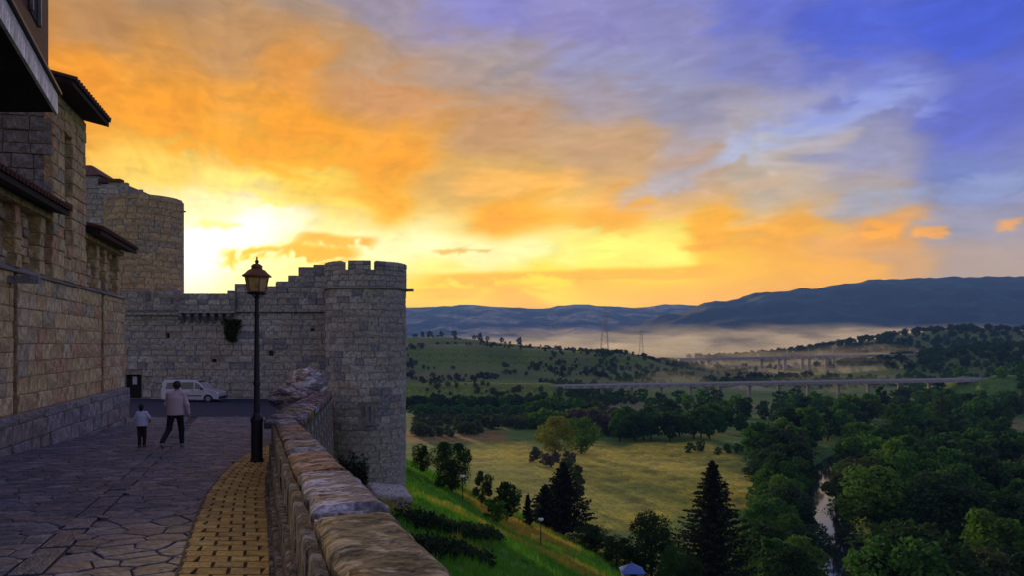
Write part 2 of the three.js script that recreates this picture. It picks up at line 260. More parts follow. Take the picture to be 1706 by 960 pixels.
function fieldColour(x, d, h) {
  const n = fbm(x * 0.02 + 3, d * 0.02, 4), n2 = fbm(x * 0.15, d * 0.15, 3), s = sideOf(x, d);
  let c = [0.10, 0.26, 0.02];
  const put = (r, g, b, a) => { c = [lerp(c[0], r, a), lerp(c[1], g, a), lerp(c[2], b, a)]; };
  const px = 853 + 1280 * x / Math.max(d, 1);
  if (d < 190 && s < 75) {   // hillside: lawn, rough grass and dry straw
    put(0.12, 0.31, 0.025, 0.9); put(0.46, 0.40, 0.04, ss(fbm(x * 0.06 + 31, d * 0.06 + 7, 4), 0.46, 0.62) * 0.95 * ss(d, 34, 60)); put(0.12, 0.30, 0.03, ss(n2, 0.55, 0.75) * 0.6);
  } else if (d < 900) {
    // bands across the valley between hedges: hay meadows and pasture
    const wob = (fbm(x * 0.012, 4, 3) - 0.5) * 26, dd = d + wob;
    const hay = ss(dd, 200, 212) * (1 - ss(dd, 388, 396)) * ss(x / d, -0.06, -0.05) * (1 - ss(x, 96, 104)) * ss(fbm(x * 0.018 + 60, d * 0.01, 3), 0.24, 0.36); put(0.74, 0.63, 0.04, hay * clamp(0.75 + 1.6 * (n - 0.5), 0, 1));
    put(0.32, 0.36, 0.05, hay * ss(n2, 0.5, 0.72) * 0.4);
    const red = ss(dd, 385, 400) * (1 - ss(dd, 448, 456)) * (1 - ss(x, -8, 2)); put(0.38, 0.22, 0.06, red * 0.8);
    const past = ss(dd, 500, 510) * (1 - ss(dd, 590, 600)) * (1 - ss(x, 40, 60)); put(0.16, 0.28, 0.05, past);
    const p2 = ss(dd, 640, 650) * (1 - ss(dd, 800, 840)) * (1 - ss(x, 120, 160)); put(0.22, 0.30, 0.04, p2 * 0.9);
    const clear = ss(x, 190, 200) * (ss(dd, 340, 350) * (1 - ss(dd, 385, 395)) + ss(dd, 205, 212) * (1 - ss(dd, 236, 246)) * (1 - ss(x, 150, 160))); put(0.30, 0.27, 0.07, clear);
    const c3 = ss(x, 285, 295) * (1 - ss(x, 330, 338)) * ss(dd, 440, 452) * (1 - ss(dd, 520, 530)); put(0.28, 0.26, 0.07, c3);
    put(0.25, 0.22, 0.12, ss(x, 60, 70) * (1 - ss(x, 190, 210)) * ss(dd, 560, 575) * (1 - ss(dd, 640, 650)) * 0.7);
    put(0.06, 0.09, 0.025, ss(n2, 0.58, 0.8) * 0.45);
  } else { put(0.17, 0.25, 0.03, 0.85); put(0.09, 0.18, 0.02, ss(n, 0.45, 0.6) * 0.8); put(0.22, 0.19, 0.08, ss(fbm(x * 0.006 + 50, d * 0.012, 3), 0.56, 0.66) * 0.7); }
  const v = 0.9 + 0.2 * n2; return [c[0] * v * 2.4, c[1] * v * 2.4, c[2] * v * 2.4];
}
{
  const rad = []; for (let r = 0.8; r < 90;) { rad.push(r); r *= 1.045; } for (let r = 90; r < 1700;) { rad.push(r); r *= 1.0125; } for (let r = 1700; r < 16000;) { rad.push(r); r *= 1.06; }
  const ang = []; for (let a = -44; a < 44; a += 0.22) ang.push(a); for (let a = 44; a <= 316; a += 4) ang.push(a);
  const pos = [], col = [], uv = [], idx = [], N = ang.length;
  rad.forEach((r, i) => ang.forEach((a, j) => {
    const x = Math.sin(a * Math.PI / 180) * r, d = Math.cos(a * Math.PI / 180) * r, h = ground(x, d);
    pos.push(x, h, -d); uv.push(x / 17, d / 17); col.push(...fieldColour(x, d, h));
    if (i && j) { const p = i * N + j; idx.push(p - N - 1, p - N, p, p - N - 1, p, p - 1); }
  }));
  const g = new THREE.BufferGeometry(); g.setAttribute('position', new THREE.Float32BufferAttribute(pos, 3)); g.setAttribute('color', new THREE.Float32BufferAttribute(col, 3)); g.setAttribute('uv', new THREE.Float32BufferAttribute(uv, 2)); g.setIndex(idx.map((v, k) => idx[k - k % 3 + [0, 2, 1][k % 3]])); g.computeVertexNormals();
  const nrm = g.attributes.normal; if (nrm.getY(N * 20 + 5) < 0) { g.setIndex(idx); g.computeVertexNormals(); }
  structure(mesh('terrain', g, mat(1, 1, 1, { vertexColors: true, map: T.grass, bumpMap: T.stoneBump, bumpScale: 0.06, roughness: 1 })));
}
// river
{
  const c = new THREE.CatmullRomCurve3(RIVER.map(([x, d]) => new THREE.Vector3(x, 0, -d))), pos = [], idx = [], n = 80;
  for (let i = 0; i <= n; i++) { const p = c.getPoint(i / n), t = c.getTangent(i / n), nx = -t.z, nzv = t.x; for (const s of [-10, 10]) pos.push(p.x + nx * s, -50.0, p.z + nzv * s); if (i) { const k = i * 2; idx.push(k - 2, k - 1, k + 1, k - 2, k + 1, k); } }
  const g = new THREE.BufferGeometry(); g.setAttribute('position', new THREE.Float32BufferAttribute(pos, 3)); g.setIndex(idx); g.computeVertexNormals(); if (g.attributes.normal.getY(0) < 0) { for (let i = 0; i < idx.length; i += 3) [idx[i], idx[i + 1]] = [idx[i + 1], idx[i]]; g.setIndex(idx); g.computeVertexNormals(); }
  structure(mesh('river', g, mat(0.02, 0.03, 0.03, { roughness: 0.06, metalness: 0 })));
}
// mountains
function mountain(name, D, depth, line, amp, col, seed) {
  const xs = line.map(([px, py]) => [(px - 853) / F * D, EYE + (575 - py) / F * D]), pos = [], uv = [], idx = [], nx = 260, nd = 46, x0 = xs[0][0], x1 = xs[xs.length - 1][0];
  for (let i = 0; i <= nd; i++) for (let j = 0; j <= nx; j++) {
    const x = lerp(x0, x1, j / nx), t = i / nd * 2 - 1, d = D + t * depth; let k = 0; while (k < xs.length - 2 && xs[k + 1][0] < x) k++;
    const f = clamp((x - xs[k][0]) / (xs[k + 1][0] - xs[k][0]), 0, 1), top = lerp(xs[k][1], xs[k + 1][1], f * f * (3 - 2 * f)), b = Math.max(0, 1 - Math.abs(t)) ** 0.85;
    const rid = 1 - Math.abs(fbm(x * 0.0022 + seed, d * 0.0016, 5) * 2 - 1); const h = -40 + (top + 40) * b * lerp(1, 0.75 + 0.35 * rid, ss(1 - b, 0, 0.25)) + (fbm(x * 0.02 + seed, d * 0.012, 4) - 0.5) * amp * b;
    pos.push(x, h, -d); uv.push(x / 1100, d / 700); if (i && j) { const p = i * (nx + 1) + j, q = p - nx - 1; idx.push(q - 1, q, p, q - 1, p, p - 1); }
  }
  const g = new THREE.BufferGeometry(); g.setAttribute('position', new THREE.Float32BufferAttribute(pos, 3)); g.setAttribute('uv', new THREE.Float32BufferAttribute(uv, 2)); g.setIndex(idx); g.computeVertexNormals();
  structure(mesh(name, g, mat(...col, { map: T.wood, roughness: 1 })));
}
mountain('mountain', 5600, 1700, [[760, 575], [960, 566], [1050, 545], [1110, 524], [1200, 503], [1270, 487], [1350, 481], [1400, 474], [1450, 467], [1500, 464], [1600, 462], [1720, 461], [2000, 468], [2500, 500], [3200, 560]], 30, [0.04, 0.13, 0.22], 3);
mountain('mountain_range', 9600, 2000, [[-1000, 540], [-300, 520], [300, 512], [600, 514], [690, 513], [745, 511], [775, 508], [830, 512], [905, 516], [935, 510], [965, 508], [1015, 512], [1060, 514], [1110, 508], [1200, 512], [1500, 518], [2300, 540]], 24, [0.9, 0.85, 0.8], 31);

// ================================================================ the street
{
  // bed under the paving, and the asphalt of the square before the castle
  const strip = (pts, lift, m, name) => {   // pts: [d, xl, xr]
    const pos = [], uv = [], idx = [];
    pts.forEach(([d, a, b], i) => { for (const x of [a, b]) { pos.push(x, gy(d) + lift, -d); uv.push(x * 0.6, d * 0.6); } if (i) { const k = i * 2; idx.push(k - 2, k - 1, k + 1, k - 2, k + 1, k); } });
    const g = new THREE.BufferGeometry(); g.setAttribute('position', new THREE.Float32BufferAttribute(pos, 3)); g.setAttribute('uv', new THREE.Float32BufferAttribute(uv, 2)); g.setIndex(idx); g.computeVertexNormals();
    return structure(mesh(name, g, m));
  };
  const E = (d) => d < 13 ? 0.18 - 0.327 * d : d < 24 ? -4.07 - 0.19 * (d - 13) : -6.16 - 0.235 * (d - 24);   // outer edge, along the parapet
  globalThis.edgeX = E;
  const bed = []; for (let d = -12; d <= 37; d += 1) bed.push([d, -18, E(d)]);
  const street = strip(bed, -0.026, M.bed, 'street');
  const pl = []; for (let d = 36; d <= 60.5; d += 1) pl.push([d, -34, E(d)]);
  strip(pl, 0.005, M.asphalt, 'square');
  // irregular flagstones (cells round scattered points), each a slab of its own
  const r = rng(5), sx = 0.43, sd = 0.28, pt = (i, j) => { const k = rng((i + 500) * 7919 + j * 104729); return [(i + (j & 1) * 0.5 + (k() - 0.5) * 0.85) * sx, (j + (k() - 0.5) * 0.85) * sd]; };
  const clip = (P, nx, ny, c) => { const o = []; for (let i = 0; i < P.length; i++) { const a = P[i], b = P[(i + 1) % P.length], da = a[0] * nx + a[1] * ny - c, db = b[0] * nx + b[1] * ny - c; if (da <= 0) o.push(a); if (da * db < 0) { const t = da / (da - db); o.push([a[0] + (b[0] - a[0]) * t, a[1] + (b[1] - a[1]) * t]); } } return o; };
  const gut = (d) => -4.43 - 0.362 * (d - 7.15), slabs = [];
  for (let j = Math.floor(3.5 / sd); j < 37 / sd; j++) for (let i = -44; i < -2; i++) {
    const [cx, cd] = pt(i, j); if (cx < -7.3 - 0.278 * cd - 0.5 || cx > E(cd) - 0.3 || cd > 36.7) continue;
    if (Math.abs(cx / cd) > 0.74) continue;
    if (cx > -0.25 - 0.335 * cd + (cd < 18 ? 0 : 2)) continue;    // under the raised walk
    let P = [[cx - 1.2, cd - 1], [cx + 1.2, cd - 1], [cx + 1.2, cd + 1], [cx - 1.2, cd + 1]];
    for (let a = -2; a <= 2; a++) for (let b = -2; b <= 2; b++) if (a || b) { const q = pt(i + a, j + b), nx = q[0] - cx, ny = q[1] - cd, l = Math.hypot(nx, ny); P = clip(P, nx / l, ny / l, ((q[0] + cx) / 2 * nx + (q[1] + cd) / 2 * ny) / l - 0.006); if (P.length < 3) break; }
    if (P.length < 3) continue;
    const gx = cx - gut(cd); if (Math.abs(gx) < 0.9) { const sg = Math.sign(gx) || 1, nl = Math.hypot(1, 0.362); P = clip(P, -sg / nl, -sg * 0.362 / nl, (-sg * (gut(0) + sg * 0.17)) / nl); if (P.length < 3) continue; }
    slabs.push({ P, cx, cd });
  }
  slabs.sort((a, b) => Math.hypot(a.cx, a.cd) - Math.hypot(b.cx, b.cd));
  const slabGeo = ({ P, cx, cd }) => {
    const tx = (r() - 0.5) * 0.016, td = (r() - 0.5) * 0.016, up = (r() - 0.5) * 0.01, pos = [], uv = [], ou = r() * 5, top = P.map(([x, d]) => { const e = 0.018 / Math.max(0.15, Math.hypot(x - cx, d - cd)); return [x + (cx - x) * e, d + (cd - d) * e]; });
    const Y = (x, d) => gy(d) + up + (x - cx) * tx + (d - cd) * td;
    const tri = (...v) => v.forEach(([x, y, d]) => { pos.push(x - cx, y - gy(cd), cd - d); uv.push(x * 0.55 + ou + y, d * 0.55 + ou); });
    for (let k = 0; k < P.length; k++) { const n = (k + 1) % P.length, a = P[k], b = P[n], ta = top[k], tb = top[n];
      tri([cx, Y(cx, cd) + 0.004, cd], [ta[0], Y(...ta), ta[1]], [tb[0], Y(...tb), tb[1]]); tri([ta[0], Y(...ta), ta[1]], [a[0], Y(...a) - 0.008, a[1]], [tb[0], Y(...tb), tb[1]]); tri([tb[0], Y(...tb), tb[1]], [a[0], Y(...a) - 0.008, a[1]], [b[0], Y(...b) - 0.008, b[1]]); tri([a[0], Y(...a) - 0.008, a[1]], [a[0], gy(a[1]) - 0.06, a[1]], [b[0], Y(...b) - 0.008, b[1]]); tri([b[0], Y(...b) - 0.008, b[1]], [a[0], gy(a[1]) - 0.06, a[1]], [b[0], gy(b[1]) - 0.06, b[1]]); }
    const g = new THREE.BufferGeometry(); g.setAttribute('position', new THREE.Float32BufferAttribute(pos, 3)); g.setAttribute('uv', new THREE.Float32BufferAttribute(uv, 2)); g.computeVertexNormals(); return g;
  };
  const rest = M.slab.map(() => []);
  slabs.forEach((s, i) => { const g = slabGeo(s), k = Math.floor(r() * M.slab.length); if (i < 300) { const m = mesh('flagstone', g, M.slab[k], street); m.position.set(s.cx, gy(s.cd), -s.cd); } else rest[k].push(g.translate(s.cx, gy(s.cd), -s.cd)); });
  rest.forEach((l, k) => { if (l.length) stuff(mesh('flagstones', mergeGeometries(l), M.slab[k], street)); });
  // the drain line: long narrow kerb stones running down the street
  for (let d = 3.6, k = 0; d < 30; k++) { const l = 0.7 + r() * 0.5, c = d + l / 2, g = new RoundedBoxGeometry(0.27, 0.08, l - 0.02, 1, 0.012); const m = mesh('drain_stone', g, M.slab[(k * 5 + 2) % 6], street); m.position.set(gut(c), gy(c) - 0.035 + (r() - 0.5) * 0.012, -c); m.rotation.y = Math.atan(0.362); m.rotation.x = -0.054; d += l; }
  console.log('flagstones', slabs.length);
}
// the yellow brick walk along the parapet
{
  const walk = new THREE.Group(); walk.name = 'footpath'; structure(walk); scene.add(walk);
  const left = (d) => { const p = [[0, -0.62], [4, -2.02], [6.7, -2.9], [9, -3.72], [11.4, -4.53], [14, -5.28], [16.8, -5.98], [19, -6.4], [22, -6.7]]; let k = 0; while (k < p.length - 2 && p[k + 1][0] < d) k++; return lerp(p[k][1], p[k + 1][1], (d - p[k][0]) / (p[k + 1][0] - p[k][0])); };
  const right = (d) => edgeX(d) - 0.03;
  const pos = [], idx = []; let k = 0;
  for (let d = 0.5; d <= 22; d += 0.5, k++) { const a = left(d) - 0.02, b = right(d) + 0.2; pos.push(a, gy(d) - 0.05, -d, a, gy(d) + 0.045, -d, b, gy(d) + 0.045, -d); if (k) { const q = k * 3; for (const o of [0, 1]) idx.push(q - 3 + o, q - 2 + o, q + 1 + o, q - 3 + o, q + 1 + o, q + o); } }
  const g = new THREE.BufferGeometry(); g.setAttribute('position', new THREE.Float32BufferAttribute(pos, 3)); g.setIndex(idx); g.computeVertexNormals(); const uvA = new Float32Array(pos.length / 3 * 2); for (let i = 0; i < uvA.length / 2; i++) { uvA[i * 2] = pos[i * 3]; uvA[i * 2 + 1] = pos[i * 3 + 2]; } g.setAttribute('uv', new THREE.BufferAttribute(uvA, 2));
  mesh('walk_bed', g, mat(0.05, 0.04, 0.03, { side: THREE.DoubleSide }), walk);
  const r = rng(44), geos = [0, 1, 2, 3].map((i) => { const b = new RoundedBoxGeometry(1, 0.06, 1, 1, 0.012), uv = b.attributes.uv, bp = b.attributes.position; for (let q = 0; q < bp.count; q++) bp.setX(q, bp.getX(q) + bp.getZ(q) * 0.26); for (let q = 0; q < uv.count; q++) uv.setXY(q, uv.getX(q) * 0.25 + i * 0.23, uv.getY(q) * 0.25 + i * 0.31); return b; });
  let row = 0;
  for (let d = 1.2; d < 21; d += 0.235, row++) {
    const a = left(d), b = right(d), w = b - a, bw = 0.29, off = (row & 1) * 0.145;
    for (let x = -off; x < w - 0.04; x += bw) {
      const x0 = Math.max(0.01, x), x1 = Math.min(w - 0.01, x + bw); if (x1 - x0 < 0.05) continue;
      const m = mesh('paving_brick', geos[Math.floor(r() * 4)], M.yellow[Math.floor(r() * 4)], walk), c = b - w + (x0 + x1) / 2;
      m.position.set(c, gy(d) + 0.034 + r() * 0.006, -d); m.scale.set(x1 - x0 - 0.03, 1, 0.213); m.rotation.set(-0.054 + (r() - 0.5) * 0.02, (r() - 0.5) * 0.02, (r() - 0.5) * 0.02);
    }
  }
}
// ================================================================ parapet beside the walk
function roughSlab(w, h, l, seed, amp = 0.03, nx = 14, nl = 46) {   // an uneven coping slab: x across, z along
  const g = new THREE.BoxGeometry(w, h, l, nx, 2, nl), p = g.attributes.position;
  for (let i = 0; i < p.count; i++) {
    let x = p.getX(i), y = p.getY(i), z = p.getZ(i); const e = Math.min(1, Math.min(w / 2 - Math.abs(x), l / 2 - Math.abs(z)) / 0.05);
    const n = fbm(x * 5 + seed, z * 5 + seed * 3, 4) - 0.5, n2 = fbm(x * 16 + seed, z * 16 + seed, 3) - 0.5;
    if (y > 0) y += n * amp * 1.2 + n2 * amp * 0.9 - (1 - e) * (1 - e) * (0.014 + 0.03 * fbm(x * 9 + seed, z * 9, 2)) - (y < h * 0.45 ? 0.0 : 0);
    x += (fbm(z * 4 + seed, y * 6 + 4, 3) - 0.5) * amp * 1.5 * (Math.abs(x) > w * 0.4 ? 1 : 0); z += (fbm(x * 6 + seed, 8, 2) - 0.5) * amp * 2 * (Math.abs(z) > l * 0.45 ? 1 : 0);
    p.setXYZ(i, x, y, z);
  }
  const q = boxUV(g, 1.1); const pp = q.attributes.position; const uv = q.attributes.uv; for (let i = 0; i < uv.count; i++) uv.setXY(i, uv.getX(i) + seed * 0.37, uv.getY(i) + seed * 0.61);
  // smooth normals from shared positions
  const acc = new Map(), key = (i) => `${Math.round(pp.getX(i) * 2e3)},${Math.round(pp.getY(i) * 2e3)},${Math.round(pp.getZ(i) * 2e3)}`; q.computeVertexNormals(); const n = q.attributes.normal;
  for (let i = 0; i < pp.count; i++) { const k = key(i), a = acc.get(k) || [0, 0, 0]; a[0] += n.getX(i); a[1] += n.getY(i); a[2] += n.getZ(i); acc.set(k, a); }
  for (let i = 0; i < pp.count; i++) { const a = acc.get(key(i)), m = Math.hypot(...a) || 1; n.setXYZ(i, a[0] / m, a[1] / m, a[2] / m); }
  return q;
}
{
  const P = thing('parapet_wall', 'low stone parapet with big rough coping slabs beside the yellow walk', 'wall');
  // wall body: two straight runs, battered towards the walk
  const run = (d0, d1, x0, x1, hA, hB, w) => {
    const pos = [], idx = [], uv = [], n = Math.ceil((d1 - d0) / 0.5);
    for (let i = 0; i <= n; i++) { const t = i / n, d = lerp(d0, d1, t), x = lerp(x0, x1, t), g = gy(d), top = g + lerp(hA, hB, t) - 0.09;
      [[x - 0.02, g - 0.3], [x + 0.115, top], [x + w, top], [x + w + 0.25, Math.min(g - 3.5, ground(x + w + 1.2, d) - 0.8)]].forEach(([a, b], k) => { pos.push(a, b, -d); uv.push(d * 0.9, b * 0.9 + (k === 2 ? 0.4 : 0)); });
      if (i) for (let k = 0; k < 3; k++) { const q = i * 4 + k; idx.push(q - 4, q - 3, q + 1, q - 4, q + 1, q); } }
    const g = new THREE.BufferGeometry(); g.setAttribute('position', new THREE.Float32BufferAttribute(pos, 3)); g.setAttribute('uv', new THREE.Float32BufferAttribute(uv, 2)); g.setIndex(idx); g.computeVertexNormals();
    const mm = M.wallCore.clone(); mm.side = THREE.DoubleSide; mesh('core', g, mm, P);
  };
  run(-3, 13, 0.125 + 0.98, 0.125 - 0.327 * 13, 1.1, 1.1, 0.36); run(13, 24.3, -4.126, -6.2, 1.1, 1.42, 0.5);
  // stones on the inner face
  const A = Math.atan(0.327), U = [-0.3108, 0.9505];
  courses(P, { u0: 1.2, u1: 13.5, v0: -0.1, v1: 1.0, ch: [0.2, 0.32], len: [0.28, 0.6], depth: 0.16, proud: 0.006, joint: 0.012, seed: 61, mats: M.innerStone, most: 140, place: (u, v, off) => { const d = u * U[1], x = 0.105 - 0.327 * d + v * 0.135 - 0.03; return [x - off * 0.95, gy(d) + v, -d + off * 0.31, -Math.PI / 2 + A]; }, first: (b) => b.u });
  // coping slabs
  const r = rng(12); let d = 0.35, k = 0; const tones = [0, 3, 2, 1, 0, 4, 1, 2, 4, 0, 1];
  while (d < 12.9) { const l = Math.min(1.0 + r() * 0.9, 13 - d), c = d + l / 2, m = mesh('coping_slab', roughSlab(0.34, 0.085, l - 0.03, 3 + k * 7.7, 0.015), M.coping[tones[k % tones.length]], P); m.position.set(0.418 - 0.327 * c, gy(c) + 1.058 + (r() - 0.5) * 0.02, -c); m.rotation.set(-0.0543, A, (r() - 0.5) * 0.06); m.rotation.order = 'YXZ'; d += l; k++; }
  d = 13; const A2 = Math.atan(0.187);
  while (d < 23.4) { const l = 1.2 + r() * 0.9, c = d + l / 2, t = (c - 13) / 11.3, m = mesh('coping_slab', roughSlab(0.62, 0.2, l, 90 + k * 5.1, 0.05, 7, 14), M.coping[tones[(k + 3) % tones.length]], P); m.rotation.order = 'YXZ'; m.position.set(-3.86 - 0.185 * (c - 13), gy(c) + lerp(1.03, 1.38, t), -c); m.rotation.set(-0.02, A2, (r() - 0.5) * 0.08); d += l; k++; }
  // the broken, whitened lump of masonry at its end
  const lump = new THREE.IcosahedronGeometry(1, 4), lp = lump.attributes.position;
  for (let i = 0; i < lp.count; i++) { const v = new THREE.Vector3().fromBufferAttribute(lp, i), n = 0.72 + 0.5 * fbm(v.x * 1.7 + v.z + 5, v.y * 1.7 + v.z * 1.3 + 8, 4); lp.setXYZ(i, v.x * n * 0.62, v.y * n * 0.55, v.z * n * 0.6); }
  lump.computeVertexNormals(); const lm = mesh('broken_masonry', lump, stoneMat(0.55, 0.54, 0.53, T.lichen, 0.03), P); lm.position.set(-6.42, gy(24) + 1.62, -24.2); lm.userData.label = 'whitened broken lump of masonry';
  const st = mesh('broken_masonry', lump, M.coping[2], P); st.position.set(-6.5, gy(23) + 1.25, -23.0); st.scale.set(1.2, 0.7, 1.3); st.rotation.y = 1.3;
  // lower continuation towards the castle
  const low = []; for (let q = 24; q < 57; q += 1.1) { const g = box(0.45, 3.2, 1.12, 0, 0, 0); g.rotateY(Math.atan(0.235)); g.translate(edgeX(q + 0.5) + 0.2, gy(q) - 0.85 + (hsh(q * 9 | 0, 4) - 0.5) * 0.12, -q - 0.5); low.push(g); }
  mesh('low_wall', merge(low), M.castle[4], P);
  rebase(P, -2.5, gy(8), -8);
}

// ================================================================ old stone range on the left
const wallX = (d) => -7.11 - 0.278 * d, WA = Math.atan(0.278), WU = [-0.2678, 0.9635], WN = [0.9635, -0.2678];   // along (x, d); outward (x, z)
const wallPlace = (back) => (u, v, off) => { const d = u * WU[1], x = wallX(d) + (off - back) * WN[0]; return [x, v, -d + (off - back) * WN[1], Math.PI / 2 + WA]; };
const slabOn = (d0, d1, n0, n1, y0, y1) => { const c = [[d0, n0], [d1, n0], [d1, n1], [d0, n1]].map(([d, n]) => [wallX(d) + n * WN[0], d - n * WN[1]]); return poly(c, y0, y1); };
const dU = (d) => d / WU[1];
function eaves(parent, d0, d1, y, over, rise, back, name = 'roof') {   // a tiled lean-to roof with a dark overhang
  const geo = [], n = Math.round((d1 - d0) / 0.26), th = 0.05;
  const sh = (n0, ya, n1, yb, t, da, db) => { const p = []; for (const d of [da, db]) for (const [nn, yy] of [[n0, ya], [n1, yb]]) for (const k of [0, t]) p.push([wallX(d) + nn * WN[0], yy + k, -d + nn * WN[1]]); const g = new THREE.BufferGeometry(), f = [[0, 4, 6, 2], [1, 3, 7, 5], [0, 1, 5, 4], [2, 6, 7, 3], [0, 2, 3, 1], [4, 5, 7, 6]], pos = []; for (const [a, b, c, e] of f) for (const q of [a, b, c, a, c, e]) pos.push(...p[q]); g.setAttribute('position', new THREE.Float32BufferAttribute(pos, 3)); g.computeVertexNormals(); return boxUV(g); };
  mesh('eaves_board', sh(over, y - 0.16, -back, y + rise - 0.16, 0.15, d0, d1), M.timber, parent);
  const top = mesh(name, sh(over + 0.05, y, -back, y + rise, th, d0 - 0.03, d1 + 0.03), M.tile, parent);
  for (let i = 0; i < n; i++) { const d = d0 + (i + 0.5) * (d1 - d0) / n, a = [wallX(d) + (over + 0.08) * WN[0], y + th + 0.01, -d + (over + 0.08) * WN[1]], b = [wallX(d) - back * WN[0], y + rise + th, -d - back * WN[1]]; geo.push(bar(a, b, 0.075, 0.075, 7)); }
  geo.forEach((g) => mesh('roof_tile', g, M.tile, top));
}
{
  const B = thing('stone_range', 'long old ochre stone range with ledge and tiled eaves on left of street', 'building');
  const slots = [[19.2, 19.55], [27.8, 28.2]];
  mesh('core', merge([slabOn(3, 31.6, -5, -0.24, -2.2, 3.6)]), M.mortarWarm, B);
  [[3, slots[0][0]], [slots[0][1], slots[1][0]], [slots[1][1], 31.6]].forEach(([a, b]) => mesh('mortar', slabOn(a, b, -0.25, -0.035, -2.2, 3.55), M.mortarWarm, B));
  const inSlot = (u, w) => slots.some(([a, b]) => u + w / 2 > dU(a) && u - w / 2 < dU(b));
  // main wall face in three bays, so that the slots stay open
  const bays = [[16.2, slots[0][0], 81, 70], [slots[0][1], slots[1][0], 82, 170], [slots[1][1], 31.6, 83, 70]];
  for (const [a, b, seed, most] of bays) courses(B, { u0: dU(a), u1: dU(b), v0: -0.1, v1: 3.5, ch: [0.34, 0.48], len: [0.5, 1.0], depth: 0.24, proud: 0.014, joint: 0.012, seed, mats: M.ochre, most, place: wallPlace(0) });
  // base course, proud of the wall
  mesh('base_core', merge([slabOn(3, 31.75, -0.2, 0.1, -2.4, -0.2)]), M.mortar, B);
  courses(B, { u0: dU(15.6), u1: dU(31.75), v0: -1.75, v1: -0.12, ch: [0.38, 0.5], len: [0.6, 1.2], depth: 0.26, proud: 0.03, seed: 84, mats: M.base, most: 90, place: wallPlace(-0.15), mask: (u, v, w, h) => v + h / 2 > gy(u * WU[1]) });
  // ledge stones with a weathered slope
  for (let d = 14, k = 0; d < 31.6; k++) { const l = Math.min(0.9 + hsh(k, 5) * 0.5, 31.6 - d); if (l < 0.2) break; const g = slabOn(d + 0.008, d + l - 0.008, -0.5, 0.06, 3.5, 3.66), p = g.attributes.position; for (let i = 0; i < p.count; i++) { const x = p.getX(i), z = p.getZ(i), n = (x - wallX(-z)) * WN[0]; if (p.getY(i) > 3.6) p.setY(i, 3.56 - n * 0.5 + (hsh(k, 9) - 0.5) * 0.02); } g.computeVertexNormals(); mesh('ledge_stone', g, M.base[k % 4], B); d += l; }
  // set-back upper wall with pilasters and rubble between, either side of the tall house
  for (const [a, b, seed, most] of [[13, 22.2, 85, 150], [25.9, 31.5, 86, 140]]) {
    const A0 = a < 20 ? a - 3 : a;
    mesh('upper_core', slabOn(A0, b, -5, -0.42, 3.5, 5.45), M.mortarWarm, B);
    const cols = a < 20 ? [17.9, 20.0, 21.9] : [26.2, 28.0, 29.2, 31.2];
    for (const c of cols) courses(B, { u0: dU(c) - 0.22, u1: dU(c) + 0.22, v0: 3.66, v1: 5.3, ch: [0.3, 0.42], len: [0.44, 0.5], depth: 0.3, seed: seed * 3 + (c * 10 | 0), mats: M.ochre, most: 60, place: wallPlace(0.14), name: 'pilaster_stone' });
    courses(B, { u0: dU(Math.max(a, 16)), u1: dU(b), v0: 3.66, v1: 5.3, ch: [0.17, 0.3], len: [0.2, 0.5], depth: 0.2, proud: 0.07, joint: 0.03, seed, mats: [...M.ochre, M.keep[3]], most, place: wallPlace(0.34), name: 'rubble_stone', mask: (u, v, w) => !cols.some((c) => Math.abs(u - dU(c)) < 0.24 + w * 0.3) && fbm(u * 1.3 + 4, v * 1.6, 2) > 0.33, first: (q) => Math.abs(q.u - dU(20)) });
    mesh('cornice', slabOn(A0, b + 0.05, -0.5, -0.02, 5.3, 5.46), M.ochre[1], B);
    eaves(B, A0, b + 0.2, 5.58, 0.42, 0.75, 2.6);
  }
  // stone spout jutting from the wall
  const sp = mesh('water_spout', merge([box(0.2, 0.18, 0.75, 0, 0, 0), box(0.24, 0.1, 0.2, 0, -0.04, -0.34)]), M.base[1], B); sp.position.set(wallX(19.0) + 0.3, 3.28, -19.0); sp.rotation.y = Math.PI / 2 + WA;
  rebase(B, wallX(20) - 2, gy(20), -20);
}
